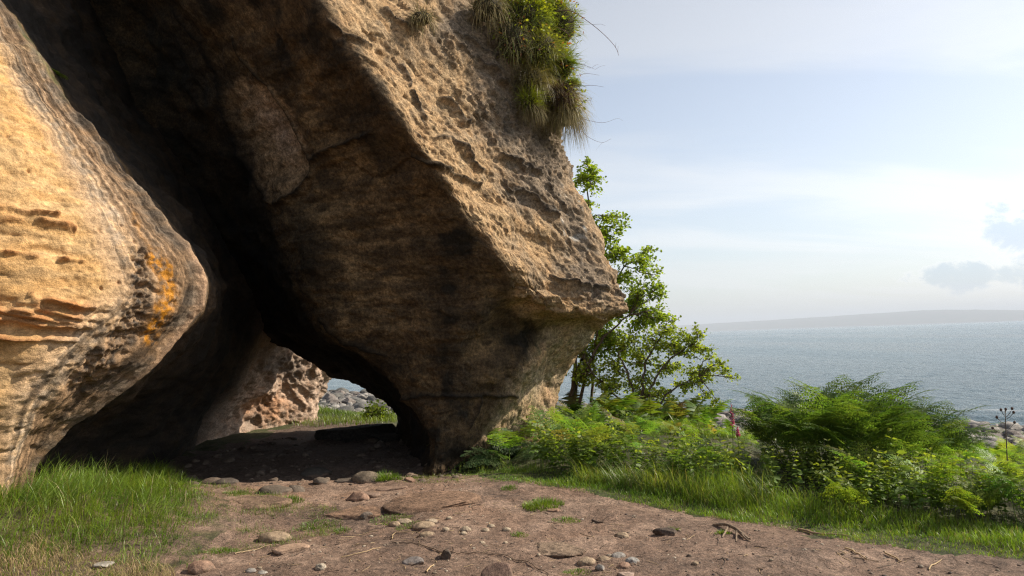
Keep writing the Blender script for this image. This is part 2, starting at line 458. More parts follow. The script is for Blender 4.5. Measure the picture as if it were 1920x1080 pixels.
def build_buttress(parent):
    csub = [26, 44, 60, 62, 34, 34, 60, 58, 34, 24, 24, 22, 14, 14]
    rsub = [10, 24, 46, 46, 42, 46, 54, 44, 34, 32, 44]
    S = loft(BUTTRESS, csub, rsub, True)
    nu, nv = S.shape[:2]
    V = S.reshape(-1, 3).copy()
    px, py = project(V)
    u = np.repeat(np.concatenate([np.arange(c) / c + i for i, c in enumerate(csub)]), nv)
    vis = (u > 0.6) & (u < 11.5)
    Nn = grid_normals(S, True).reshape(-1, 3)
    lit = sstep(5.3, 4.6, u) * sstep(0.5, 1.0, u)                         # weathered outer face
    above = sstep(600, 560, py + 0.0 * px)
    strip = lit * sstep(0, 1, (600 - py) / 60)
    front = sstep(4.9, 5.6, u) * sstep(9.6, 8.8, u)
    inside = sstep(8.6, 9.4, u)
    under = lit * sstep(585, 640, py)
    d = np.zeros(len(V))
    ms, mf = strip > 0.005, front > 0.005
    # broad undulation
    d += 0.13 * fbm(V * 0.75, 3, 1) * (1 - 0.4 * front)
    d += 0.055 * fbm(V * 2.2, 3, 2)
    # outer face: slanting weathered ribs, pits and honeycomb
    dirn = np.array([0.55, 0.35, -0.75]); dirn /= np.linalg.norm(dirn)
    al = V @ dirn
    across = V - al[:, None] * dirn
    Rb = across * 1.0 + np.outer(al * 0.24, dirn)
    d += strip * (0.035 * (ridged(Rb * 2.6, 4, 12) - 0.55) + 0.027 * fbm(Rb * 7.0, 4, 15, 0.62) + 0.012 * fbm(V * 15, 3, 16))
    fis = ridged(Rb * np.array([4.2, 4.2, 4.2]) + 7.7, 3, 17); d -= strip * 0.05 * sstep(0.80, 0.96, fis) * np.clip(0.3 + 2 * fbm(V * 1.1, 2, 18), 0, 1)
    bedd = V[:, 2] + 0.25 * V[:, 0] - 0.1 * V[:, 1]; d += strip * 0.030 * sstep(-0.1, 0.25, fbm(np.stack([V[:, 0] * 0.5, V[:, 1] * 0.5, bedd * 3.2], 1), 3, 19))
    d1, d2, hid = worley_in(Rb * np.array([8.5, 8.5, 8.5]) + 0.35 * fbm(V * 3, 2, 33)[:, None], 21, ms)
    pit = sstep(0.62, 0.22, d1) * (hid > 0.45)
    pitzone = strip * np.clip(fbm(V * 1.5, 2, 44) * 2.2 + 0.45, 0, 1)
    pitzone = np.maximum(pitzone, strip * np.clip(1.6 * blob(px, py, 1010, 330, 75, 75) + 1.2 * blob(px, py, 900, 170, 120, 90, 40), 0, 1))
    d -= 0.013 * pit * pitzone
    h1, h2, hh = worley_in(V * 13 + 0.4 * fbm(V * 6, 2, 35)[:, None], 22, ms)
    hz = strip * np.clip(blob(px, py, 985, 235, 110, 45, 38) + blob(px, py, 1045, 300, 50, 60) + blob(px, py, 870, 215, 70, 40, 30), 0, 1)
    d -= 0.045 * sstep(0.55, 0.15, h1) * (hh > 0.25) * hz
    bx_ = np.cross(dirn, np.array([0, 1.0, 0])); bx_ /= np.linalg.norm(bx_); by_ = np.cross(dirn, bx_)
    Wp = 0.12 * fbm(V * 2.2, 3, 23)
    p1, p2, ph = worley_in(np.stack([al * 1.5, (V @ bx_) * 4.6 + Wp * 9, (V @ by_) * 4.6], 1), 24, ms)
    d += strip * 0.036 * (ph - 0.5)
    q1, q2, qh = worley_in(np.stack([al * 5.0, (V @ bx_) * 13 + Wp * 12, (V @ by_) * 13], 1), 25, ms)
    d += strip * 0.012 * (qh - 0.5)
    # dark slots in the outer face
    slots = [((825, 255), (850, 262), (880, 292), (905, 318)), ((835, 180), (862, 205), (880, 232)), ((600, 60), (640, 85)), ((775, 170), (800, 220)),
             ((940, 290), (985, 310), (1020, 322)), ((955, 350), (1000, 365), (1030, 390)), ((1015, 380), (1050, 400)), ((755, 120), (770, 160)),
             ((860, 90), (905, 115), (930, 135)), ((720, 20), (760, 55)), ((1040, 515), (1090, 530), (1140, 540)),
             ((800, 305), (850, 318)), ((850, 60), (900, 85), (945, 110)), ((935, 145), (990, 200), (1045, 240))]
    slotm = np.zeros(len(V))
    wob = 7 * fbm(V * 5, 2, 51)
    for s in slots:
        slotm = np.maximum(slotm, np.exp(-(polydist(px + wob, py - wob, s) / 3.6) ** 2))
    d -= 0.065 * slotm * strip
    # broken lip of the lower ledge
    lipn = np.exp(-((py - 560) / 45) ** 2) * sstep(930, 985, px) * sstep(5.6, 4.9, u)
    w1, w2, wh = worley_in(V * np.array([4.2, 4.2, 6.0]), 61, lipn > 0.005)
    d += lipn * (0.10 * (wh - 0.5) + 0.05 * ledge(V[:, 2], 9, 62, V))
    # front: bedding, shallow scoops and flaked steps
    d += front * (0.028 * ledge(V[:, 2], 5.5, 71, V) + 0.03 * fbm(V * np.array([1.2, 1.2, 3.4]), 4, 72) + 0.018 * fbm(V * np.array([8, 8, 12]), 4, 73, 0.65))
    g1_, g2_, gh = worley_in(V * np.array([3.4, 3.4, 8.0]) + 0.4 * fbm(V * 2.5, 3, 76)[:, None], 77, mf)
    d += front * 0.022 * (gh - 0.5)
    sc1, sc2, sch = worley_in(V * np.array([2.3, 2.3, 2.9]) + 0.5 * fbm(V * 2, 2, 74)[:, None], 75, mf)
    d += front * 0.05 * (sch - 0.5) * sstep(0.02, 0.10, sc2 - sc1) * sstep(520, 620, py)
    # the rounded boss beside the cleft and the groove round it
    boss = blob(px, py, 478, 255, 72, 118, -24)
    d += 0.38 * boss ** 0.8 * sstep(6.8, 7.6, u)
    # flake scar: a plate standing proud with a curved upper edge
    scar_top = [(500, 385), (560, 360), (590, 315), (650, 297), (690, 330), (720, 330), (760, 300)]
    ytop = np.interp(px, [p[0] for p in scar_top], [p[1] for p in scar_top])
    d += 0.05 * front * sstep(-5, 4, py - ytop) * sstep(900, 600, py) * sstep(490, 510, px) * sstep(800, 740, px)
    cracks = [((330, 20), (372, 80), (385, 130), (400, 200), (410, 255), (430, 300), (470, 355), (492, 382)),
              ((430, 70), (440, 110), (500, 175), (520, 215), (545, 262), (570, 300), (572, 325), (540, 360), (500, 385)),
              ((575, 300), (620, 280), (700, 245)), ((760, 745), (800, 742), (880, 743), (958, 738)), ((905, 742), (895, 770), (880, 800)),
              ((600, 600), (640, 640), (720, 665)), ((620, 50), (650, 75), (690, 95)), ((770, 295), (840, 320), (905, 345))]
    ck = np.zeros(len(V))
    wob2 = 3 * fbm(V * 9, 2, 81)
    for s in cracks:
        ck = np.maximum(ck, np.exp(-(polydist(px + wob2, py + wob2, s) / 3.6) ** 2))
    d -= 0.055 * ck * sstep(0.6, 1.0, u) * sstep(10.5, 9.8, u)
    # the flared hollow below the ledge: streaked
    d += under * (0.05 * fbm(Rb * np.array([3, 3, 3]), 4, 91) + 0.02 * fbm(V * 11, 3, 92))
    d += inside * (0.10 * fbm(V * 1.6, 4, 95) + 0.03 * fbm(V * 6, 3, 96))
    d += 0.006 * fbm(V * 34, 2, 97)
    V2 = V + Nn * d[:, None]
    # ---- colour of the stone: stains, lichen, bare patches, sooty black with shade painted in
    n1 = fbm(V * 1.3, 4, 101); n2 = fbm(V * np.array([2.5, 2.5, 7.0]), 4, 102); n3 = fbm(V * 6.5, 4, 103); n4 = fbm(V * np.array([3.5, 3.5, 0.5]), 4, 104)
    buff = np.array([0.36, 0.225, 0.115]); tan = np.array([0.43, 0.295, 0.165]); grey = np.array([0.175, 0.140, 0.108])
    brown = np.array([0.072, 0.046, 0.023]); soot_shade = np.array([0.012, 0.010, 0.007]); och = np.array([0.140, 0.090, 0.043])  # front kept dark: sooty staining plus the overhang's shade painted in
    c_strip = lerp(buff, tan, np.clip(0.5 + n3, 0, 1)[:, None])
    gz = np.clip(1.1 * blob(px, py, 1010, 330, 60, 70) + 1.0 * blob(px, py, 1010, 250, 90, 40, 35) + blob(px, py, 1100, 520, 90, 45, 20)
                 + 0.9 * blob(px, py, 1090, 400, 40, 110, -20) + 0.9 * blob(px, py, 960, 130, 110, 110) + 0.6 * blob(px, py, 860, 50, 80, 60) + 0.9 * n1 + 0.5 * n3 - 0.05, 0, 1)
    c_strip = lerp(c_strip, grey[None], (0.80 * gz)[:, None])
    c_strip = lerp(c_strip, (grey * 0.45)[None], np.clip(0.9 * slotm + 0.6 * sstep(0.80, 0.96, fis) + 0.6 * pit * pitzone * (0.5 + n2), 0, 0.9)[:, None])
    lich = sstep(0.30, 0.42, fbm(V * 9, 3, 105)) * blob(px, py, 1085, 405, 40, 60)
    c_strip = lerp(c_strip, np.array([0.5, 0.49, 0.45])[None], (0.7 * lich)[:, None])
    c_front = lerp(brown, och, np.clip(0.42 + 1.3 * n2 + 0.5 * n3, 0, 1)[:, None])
    soot_shade_m = np.clip(0.40 + 1.6 * n1 + 1.0 * n2 + 0.7 * n4 + 0.9 * n3 * n1, 0, 1)
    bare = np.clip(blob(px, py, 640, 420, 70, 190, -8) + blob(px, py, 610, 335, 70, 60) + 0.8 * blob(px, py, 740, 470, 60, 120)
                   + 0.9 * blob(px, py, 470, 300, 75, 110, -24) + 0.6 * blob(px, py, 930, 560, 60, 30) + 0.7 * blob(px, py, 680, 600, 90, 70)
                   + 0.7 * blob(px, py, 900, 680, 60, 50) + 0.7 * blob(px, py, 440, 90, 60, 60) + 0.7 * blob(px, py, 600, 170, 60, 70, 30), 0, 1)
    soot_shade_m = np.clip(soot_shade_m * (1 - 0.9 * bare) + 0.08, 0, 0.94)
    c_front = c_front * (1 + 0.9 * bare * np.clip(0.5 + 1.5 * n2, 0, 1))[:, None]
    c_front = lerp(c_front, soot_shade[None], soot_shade_m[:, None])
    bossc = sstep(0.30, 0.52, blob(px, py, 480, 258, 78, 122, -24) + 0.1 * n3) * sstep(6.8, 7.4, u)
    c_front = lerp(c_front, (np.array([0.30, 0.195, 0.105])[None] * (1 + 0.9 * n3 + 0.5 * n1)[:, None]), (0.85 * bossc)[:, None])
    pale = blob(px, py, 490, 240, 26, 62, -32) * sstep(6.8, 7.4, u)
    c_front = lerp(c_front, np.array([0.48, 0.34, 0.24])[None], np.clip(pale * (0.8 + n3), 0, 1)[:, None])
    c_in = lerp(soot_shade * 0.8, brown * 0.5, np.clip(0.35 + n1 + 0.6 * n3, 0, 1)[:, None])  # cave interior blackened: sooty tone with its deep shade put into the colour
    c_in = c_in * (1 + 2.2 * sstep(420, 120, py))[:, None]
    c_und = lerp(np.array([0.38, 0.30, 0.20]), np.array([0.42, 0.27, 0.14]), np.clip(0.4 + 1.6 * n1, 0, 1)[:, None])
    c_und = lerp(c_und, np.array([0.20, 0.17, 0.085])[None], np.clip(0.25 + 1.3 * n3, 0, 0.8)[:, None])
    c_und = lerp(c_und, np.array([0.36, 0.20, 0.11])[None], 0.5 * blob(px, py, 1030, 745, 20, 24)[:, None])
    col = c_strip * 1.0
    col = lerp(col, c_und, under[:, None])
    thr = lerp(4.8, 3.0, sstep(572, 618, py)); f1 = sstep(thr - 0.42, thr + 0.42, u + 0.25 * n3)  # dark front colour drawn under the lip: sooty stain plus painted undercut shade
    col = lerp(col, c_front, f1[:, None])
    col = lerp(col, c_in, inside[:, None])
    col = lerp(col, soot_shade[None] * 0.6, np.clip(0.8 * ck, 0, 1)[:, None])
    col = col * (1 + 0.5 * fbm(V * 24, 3, 107, 0.7) * front)[:, None]
    col = np.clip(col, 0.008, 0.7)
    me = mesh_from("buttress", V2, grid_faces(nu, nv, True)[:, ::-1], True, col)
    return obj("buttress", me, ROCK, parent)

# columns of the ochre wall on the left, from outside the frame to the far end of the passage
OCHRE_WALL = [
 # T2               T1                T0               a                b                c                d(nose)          e                f                foot
 [(-2600,-350,2.6),(-2600,-120,2.6),(-2600,25,2.6),(-2500,160,2.6),(-2500,305,2.6),(-2500,432,2.6),(-2500,560,2.6),(-2500,700,2.7),(-2500,900,2.7),(-2500,1500,2.8)],
 [(-1000,-350,4.9),(-900,-120,4.9),(-800,25,5.0),(-700,160,5.1),(-560,305,5.1),(-480,432,5.2),(-420,560,5.3),(-420,700,5.4),(-430,840,5.5),(-440,1010,5.5)],
 [(-480,-350,6.2),(-320,-120,6.3),(-200,25,6.4),(-90,160,6.5),(10,305,6.55),(90,432,6.62),(130,560,6.65),(85,700,6.68),(0,830,6.7),(-60,985,6.65)],
 [(-320,-350,6.8),(-160,-120,6.9),(-62,25,7.0),(30,160,7.1),(140,305,7.18),(235,432,7.25),(280,560,7.3),(203,690,7.22),(58,815,7.05),(-4,980,6.95)],
 [(-255,-350,7.2),(-95,-120,7.3),(8,25,7.4),(98,160,7.5),(222,305,7.62),(320,432,7.75),(372,560,7.9),(284,682,7.72),(104,802,7.4),(15,970,7.15)],
 [(-205,-350,8.0),(-45,-120,8.1),(52,20,8.3),(142,160,8.4),(262,310,8.6),(356,440,8.7),(400,562,8.8),(312,694,8.8),(140,810,8.6),(62,955,8.4)],
 [(-100,-350,9.5),(40,-120,9.8),(140,20,10.2),(220,170,10.6),(320,320,11.0),(395,450,11.4),(430,570,11.6),(410,690,11.4),(345,790,11.0),(270,905,10.6)],
 [(0,-350,12.0),(120,-120,12.4),(220,20,12.8),(300,180,13.0),(395,340,13.2),(460,470,13.4),(500,575,13.6),(462,690,13.8),(405,772,13.8),(378,860,13.7)],
 [(60,-350,13.8),(190,-120,14.3),(290,20,14.8),(370,180,15.0),(450,340,15.2),(510,470,15.3),(550,580,15.4),(520,690,15.5),(482,760,15.5),(465,850,15.4)],
 [(150,-350,15.0),(280,-120,15.6),(380,20,16.0),(450,180,16.3),(520,340,16.6),(570,470,16.8),(610,590,16.9),(624,692,17.0),(594,762,17.0),(586,840,17.0)],
 [(200,-350,17.0),(300,-120,17.6),(380,20,18.0),(440,180,18.3),(490,340,18.6),(530,470,18.8),(560,590,19.0),(570,692,19.2),(550,762,19.4),(540,840,19.6)],
]
def build_wall(parent):
    csub = [14, 60, 84, 64, 40, 22, 18, 30, 64, 12]
    rsub = [10, 26, 46, 48, 48, 52, 52, 48, 44]
    S = loft(OCHRE_WALL, csub, rsub, False)
    nu, nv = S.shape[:2]
    V = S.reshape(-1, 3).copy()
    px, py = project(V)
    u = np.repeat(np.concatenate([np.arange(c) / c + i for i, c in enumerate(csub)] + [np.array([10.0])]), nv)
    Nn = grid_normals(S, False).reshape(-1, 3)
    face = sstep(4.05, 3.4, u)
    band = np.exp(-((u - 3.55) / 0.5) ** 2)
    back = sstep(4.1, 4.6, u) * sstep(7.2, 6.6, u)
    far = sstep(6.8, 7.6, u)
    d = 0.10 * fbm(V * 0.8, 3, 201) + 0.045 * fbm(V * np.array([1.6, 1.6, 2.6]), 3, 202)
    # wind-smoothed dunes of relief on the bare ochre face
    d += face * (0.036 * fbm(V * np.array([2.2, 2.2, 3.6]), 3, 203) + 0.010 * fbm(V * np.array([4, 4, 14]), 4, 204, 0.6) + 0.009 * fbm(V * 13, 3, 205))
    hol = ridged(V * np.array([1.6, 1.6, 3.0]) + 3.3, 3, 206); d -= face * 0.022 * sstep(0.72, 0.95, hol)
    # hard ribs of iron-stained bedding
    ribs = [((-40, 395), (10, 390), (45, 402), (75, 402), (105, 408)), ((5, 412), (40, 416)), ((75, 415), (110, 422), (140, 430)), ((60, 550), (72, 568), (72, 580)),
            ((-60, 575), (0, 580), (40, 592), (100, 600), (160, 606)), ((80, 562), (120, 568), (175, 574)), ((-60, 590), (30, 604), (110, 612), (170, 610)),
            ((-60, 632), (60, 634), (110, 634), (145, 636)), ((10, 476), (45, 480), (70, 486)), ((120, 487), (160, 490)), ((20, 578), (60, 586)), ((90, 585), (150, 592))]
    ribm = np.zeros(len(V)); wob = 5 * fbm(V * 5, 2, 207)
    for s in ribs:
        ribm = np.maximum(ribm, np.exp(-(polydist(px + wob, py + 1.5 * wob, s) / 4.6) ** 2))
    ribm *= np.clip(0.75 + 1.1 * fbm(V * 5, 3, 208), 0.15, 1.3)
    shelf = np.exp(-((py - 590 - 0.05 * (px - 80)) / 24) ** 2) * sstep(215, 160, px)
    rough = np.clip(shelf * 1.3, 0, 1)
    d += face * (0.085 * ribm + 0.05 * rough * fbm(V * np.array([5, 5, 14]), 4, 209, 0.65))
    d -= face * 0.045 * np.exp(-((py - 622 - 0.04 * (px - 80)) / 9) ** 2) * sstep(190, 140, px)
    bandr = sstep(3.1, 3.5, u) * sstep(4.2, 3.95, u)
    d += bandr * (0.019 * fbm(V * 8, 4, 217, 0.65) + 0.014 * (ridged(V * 5, 3, 218) - 0.5))
    # pock marks
    w1, w2, wh = worley(V * 9.0 + 0.3 * fbm(V * 4, 2, 211)[:, None], 212)
    pock = sstep(0.30, 0.10, w1) * (wh > 0.62)
    pz = np.clip(blob(px, py, 215, 480, 90, 120) + blob(px, py, 60, 300, 80, 60) + 0.8 * blob(px, py, 60, 860, 70, 90) + blob(px, py, 20, 110, 50, 60), 0, 1)
    d -= face * 0.035 * pock * pz
    # the broken, dripping band beside the cleft
    drip = [(100, 170), (160, 270), (225, 370), (262, 450), (285, 520), (280, 590), (240, 640), (180, 690)]
    dd = polydist(px, py, drip)
    crust = np.exp(-(polydist(px, py, [(265, 480), (270, 540), (255, 610), (200, 660), (150, 720)]) / 26) ** 2)
    d += crust * (0.11 * fbm(V * np.array([7, 7, 9]), 4, 213, 0.65) - 0.03)
    d += 0.022 * bandr * fbm(np.stack([u * 11, py * 0.004, 0 * u], 1), 3, 219, 0.6)
    lipn = np.exp(-((u - 4.0) / 0.10) ** 2)
    d += 0.05 * lipn + 0.02 * lipn * fbm(V * 5, 2, 214)
    d += back * (0.10 * fbm(V * 1.5, 4, 215) + 0.03 * fbm(V * 7, 3, 216))
    # far end: deeply weathered, lit from the sea
    fd = np.array([0.5, 0.5, -0.7])
    al = V @ (fd / np.linalg.norm(fd))
    Rb = V + np.outer(al * -0.55, fd / np.linalg.norm(fd))
    f1, f2, fh = worley(Rb * 3.2 + 0.5 * fbm(V * 2.5, 2, 221)[:, None], 222)
    d += far * (0.22 * (ridged(Rb * 1.3, 5, 223, 0.6) - 0.5) + 0.07 * fbm(V * 3.5, 4, 224, 0.6) - 0.05 * sstep(0.45, 0.15, f1) * (fh > 0.6))
    d += 0.0045 * fbm(V * 32, 2, 225)
    V2 = V + Nn * d[:, None]
    n1 = fbm(V * 1.2, 4, 231); n2 = fbm(V * np.array([2, 2, 8]), 4, 232); n3 = fbm(V * 6, 4, 233); n4 = fbm(V * 17, 3, 234)
    yel = np.array([0.475, 0.278, 0.112]); pal = np.array([0.50, 0.325, 0.158]); rust = np.array([0.40, 0.175, 0.065])
    grey = np.array([0.235, 0.195, 0.155]); pink = np.array([0.45, 0.305, 0.185]); dark = np.array([0.07, 0.055, 0.042]); brn = np.array([0.20, 0.125, 0.07])
    c = lerp(yel, pal, np.clip(0.4 + 1.2 * n2 + 0.5 * n1 + 0.5 * sstep(620, 760, py), 0, 1)[:, None])
    c = c * (1 + 0.16 * n3 + 0.14 * n4)[:, None]
    c = lerp(c, np.array([0.42, 0.235, 0.085])[None], (0.32 * sstep(0.12, 0.45, fbm(V * np.array([1.7, 1.7, 5.5]), 4, 235, 0.6)))[:, None])
    c = lerp(c, rust[None], np.clip(0.85 * ribm + 0.75 * rough * (0.5 + n3) + 0.6 * pock * pz, 0, 0.85)[:, None])
    c = lerp(c, rust[None], (0.6 * np.clip(blob(px, py, 5, 870, 16, 60) + blob(px, py, 70, 740, 12, 50), 0, 1))[:, None])
    # distance in from the rim drives the weathered bands: pink, grey, brown
    rimline = [(-100, -120), (8, 25), (98, 160), (222, 305), (326, 432), (370, 500), (376, 560), (350, 615), (288, 680), (210, 738), (110, 800), (60, 880), (20, 970)]
    rd = polydist(px, py, rimline)
    wv = rd + 9 * n3 + 13 * n1
    wid = np.interp(py, [0, 200, 330, 480, 560, 640, 760, 850, 930], [30, 55, 80, 125, 140, 140, 100, 75, 40])
    q = wv / wid
    onface = u < 4.25
    c = lerp(c, pink[None], (0.75 * sstep(1.25, 0.95, q) * onface)[:, None])
    c = lerp(c, grey[None], (0.72 * sstep(1.0, 0.8, q) * np.clip(0.65 + 1.2 * n3 + 0.8 * n4, 0, 1) * onface)[:, None])
    c = lerp(c, brn[None], (0.95 * sstep(0.66, 0.52, q) * onface)[:, None])
    c = lerp(c, pink[None] * 0.85, (0.6 * np.exp(-((q - 0.42) / 0.10) ** 2) * np.clip(0.5 + 2 * n4, 0, 1) * (py < 480) * onface)[:, None])
    c = lerp(c, (grey * 0.55)[None], (0.75 * sstep(0.30, 0.16, q) * np.clip(0.6 + 1.5 * n2, 0, 1) * onface)[:, None])
    qq = (rd + 3 * n3 + 7 * n1) / wid
    st = fbm(np.stack([qq * 9, py * 0.0022, 0 * qq], 1), 4, 236, 0.7)
    c = c * (1 + (1.9 * st * sstep(1.05, 0.8, qq) * onface))[:, None].clip(0.35, 1.7)
    c = lerp(c, brn[None] * np.array([[0.8, 0.8, 0.8]]), (crust * np.clip(0.7 + n3, 0, 1))[:, None])
    c = lerp(c, dark[None], np.clip(crust * 2.2 * n4 + 0.35 * crust * (n3 > 0.05), 0, 0.9)[:, None])
    org = np.exp(-(polydist(px + 10 * n3, py, [(292, 486), (312, 520), (314, 560), (300, 600), (285, 632)]) / 14) ** 2)
    org2 = 0.2 * np.exp(-(polydist(px + 10 * n3, py, [(250, 400), (268, 440), (290, 480)]) / 7) ** 2)
    c = lerp(c, np.array([0.46, 0.19, 0.014])[None], np.clip((org + org2) * (0.75 + 2.2 * n4), 0, 1)[:, None])
    moss = np.exp(-(polydist(px, py, [(20, 10), (60, 80), (110, 150), (135, 180)]) / 14) ** 2) * np.clip(0.5 + 2 * n3, 0, 1)
    c = lerp(c, np.array([0.06, 0.085, 0.02])[None], (0.85 * moss)[:, None])
    edge = np.exp(-((u - 4.0) / 0.10) ** 2) * sstep(400, 520, py) * sstep(760, 640, py)
    c = lerp(c, np.array([0.42, 0.27, 0.17])[None], (0.75 * edge)[:, None])
    c_back = lerp(dark * 0.4, brn * 0.4, np.clip(0.25 + n1 + 0.7 * n3, 0, 1)[:, None])  # passage wall darkened: sooty tone with the cave's shade put into the colour
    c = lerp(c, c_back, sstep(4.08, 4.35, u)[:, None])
    c_far = lerp(np.array([0.44, 0.32, 0.24]), np.array([0.46, 0.25, 0.14]), np.clip(blob(px, py, 500, 765, 45, 25) * 1.3 + n3 * 0.8, 0, 1)[:, None])
    c_far = lerp(c_far, np.array([0.17, 0.135, 0.11])[None], np.clip(0.8 * blob(px, py, 540, 690, 45, 35) + 1.2 * n1, 0, 0.85)[:, None])
    c = lerp(c, c_far, sstep(6.6, 7.3, u)[:, None])
    wet = np.clip(org + 0.9 * crust + 0.8 * np.exp(-((q - 0.42) / 0.12) ** 2) * (py < 480) * onface, 0, 1)
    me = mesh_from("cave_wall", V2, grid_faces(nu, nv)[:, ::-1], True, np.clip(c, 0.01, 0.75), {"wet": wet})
    return obj("cave_wall", me, OCHRE, parent)

cliff = empty("sea_cliff", (0, 9, 0), kind="structure", label="tall sandstone sea cliff pierced by a dark cave arch", category="cliff")
cliff.location = (0, 0, 0)
buttress = build_buttress(cliff)
cave_wall = build_wall(cliff)
buttress["label"] = "overhanging brown sandstone buttress with a jutting pointed ledge"
cave_wall["label"] = "sunlit ochre sandstone wall with grey and orange stains"

# ------------------------------------------------------------------ ground, path, sea, far hills
PATH_PX = [(-200, 1110), (120, 1100), (330, 1075), (400, 1010), (440, 960), (420, 925), (330, 905), (240, 885), (330, 860), (500, 820), (560, 790), (700, 790), (800, 850),
           (850, 890), (960, 900), (1060, 915), (1180, 940), (1300, 965), (1440, 985), (1600, 1015), (1760, 1035), (1960, 1050), (2300, 1070), (2300, 1500), (-200, 1500)]
def axis(lo, a, b, hi, step, grow):
    mid = list(np.arange(a, b, step))
    r, s = [], step
    x = b
    while x < hi:
        r.append(x); s *= grow; x += s
    r.append(hi)
    l, s, x = [], step, a
    while x > lo:
        s *= grow; x -= s; l.append(max(x, lo))
    return np.array(l[::-1] + mid + r)
def build_ground():
    xs = axis(-260, -6.5, 5.2, 260, 0.034, 1.07)
    ys = axis(-120, 3.9, 10.2, 260, 0.034, 1.05)
    X, Y = np.meshgrid(xs, ys, indexing='ij')
    Z = ground_z(X, Y)
    V = np.stack([X, Y, Z], -1).reshape(-1, 3)
    nx, ny = len(xs), len(ys)
    F = grid_faces(nx, ny)[:, ::-1]
    fc = V[F].mean(1)
    q = (fc - CAM) @ _f
    px, py = project(fc)
    X2 = fc * np.array([1, 1, 0])
    wobx = 22 * fbm(X2 * 1.8, 3, 301)
    wob = 14 * fbm(X2 * 2.5, 3, 302)
    onpath = inpoly(px + wobx, py + wob, PATH_PX) & (q > 0.5)
    onpath |= (fc[:, 1] < 4.6) & (fc[:, 1] > -3) & (np.abs(fc[:, 0]) < 4.4)
    px, py = project(V); q = (V - CAM) @ _f
    # soil colours
    X2 = V * np.array([1, 1, 0])
    n1 = fbm(X2 * 0.9, 4, 311); n2 = fbm(X2 * 4.5, 4, 312); n3 = fbm(X2 * 16, 4, 313, 0.6)
    soil = lerp(np.array([0.160, 0.103, 0.073]), np.array([0.212, 0.140, 0.101]), np.clip(0.5 + 1.1 * n2, 0, 1)[:, None])
    soil = lerp(soil, np.array([0.272, 0.166, 0.109])[None], np.clip(blob(px, py, 760, 935, 190, 26) + 0.7 * blob(px, py, 480, 925, 170, 25) + 0.5 * n1, 0, 0.85)[:, None])
    soil = lerp(soil, np.array([0.275, 0.188, 0.138])[None], (0.75 * sstep(0.0, 0.35, fbm(X2 * 1.7, 4, 314)))[:, None])
    soil = lerp(soil, np.array([0.115, 0.078, 0.058])[None], (0.6 * sstep(0.05, 0.4, fbm(X2 * 1.1 + 9, 5, 315, 0.6)))[:, None])
    soil = lerp(soil, np.array([0.075, 0.052, 0.040])[None], np.clip(0.9 * blob(px, py, 640, 975, 110, 20) + 0.6 * blob(px, py, 720, 1010, 120, 18) + 0.55 * blob(px, py, 760, 1060, 80, 22)
                + 0.5 * blob(px, py, 930, 930, 60, 14) + 1.2 * n3 - 0.1, 0, 0.8)[:, None])
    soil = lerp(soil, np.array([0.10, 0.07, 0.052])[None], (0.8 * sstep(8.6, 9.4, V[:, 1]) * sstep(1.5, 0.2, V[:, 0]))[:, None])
    s = 0.7 * V[:, 0] + 0.71 * V[:, 1]
    turf = lerp(np.array([0.045, 0.055, 0.018]), np.array([0.085, 0.075, 0.035]), np.clip(0.4 + n2, 0, 1)[:, None])
    shore = lerp(np.array([0.20, 0.17, 0.15]), np.array([0.10, 0.085, 0.075]), np.clip(0.5 + n2, 0, 1)[:, None])
    turf = lerp(turf, shore, sstep(24, 30, s)[:, None])
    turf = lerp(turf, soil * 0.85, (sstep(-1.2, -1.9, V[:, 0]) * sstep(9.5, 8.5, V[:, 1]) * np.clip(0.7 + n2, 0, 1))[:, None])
    def sub(mask, cols, name, mat, **kw):
        Fm = F[mask]
        used = np.unique(Fm)
        rm = np.zeros(len(V), np.int64); rm[used] = np.arange(len(used))
        me = mesh_from(name, V[used], rm[Fm], True, np.clip(cols[used], 0.01, 0.7))
        return obj(name, me, mat, **kw)
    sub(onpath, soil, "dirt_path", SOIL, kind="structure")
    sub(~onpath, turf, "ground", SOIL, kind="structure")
def soil_material():
    m, nt, N, L, b = mat_base("trodden_soil")
    a = N.new("ShaderNodeAttribute"); a.attribute_name = "Col"
    v = coords(N, L, world=True)
    g1 = noise_node(N, L, v, 32, 6, 0.72)
    g2 = noise_node(N, L, v, 95, 4, 0.65)
    g3 = noise_node(N, L, v, 9, 5, 0.6)
    c = mixc(N, L, 1.0, a.outputs["Color"], ramp(N, L, g1, 0.3, 0.72, 0.55, 1.4), 'MULTIPLY')
    c = mixc(N, L, 1.0, c, ramp(N, L, g2, 0.3, 0.7, 0.7, 1.3), 'MULTIPLY')
    c = mixc(N, L, 1.0, c, ramp(N, L, g3, 0.3, 0.7, 0.8, 1.2), 'MULTIPLY')
    L.new(c, b.inputs["Base Color"])
    b.inputs["Roughness"].default_value = 0.85
    b.inputs["Specular IOR Level"].default_value = 0.3
    bump_chain(N, L, b, [(g3, 0.5, 0.05), (g1, 0.9, 0.025), (g2, 0.7, 0.008)])
    return m
SOIL = soil_material()
build_ground()

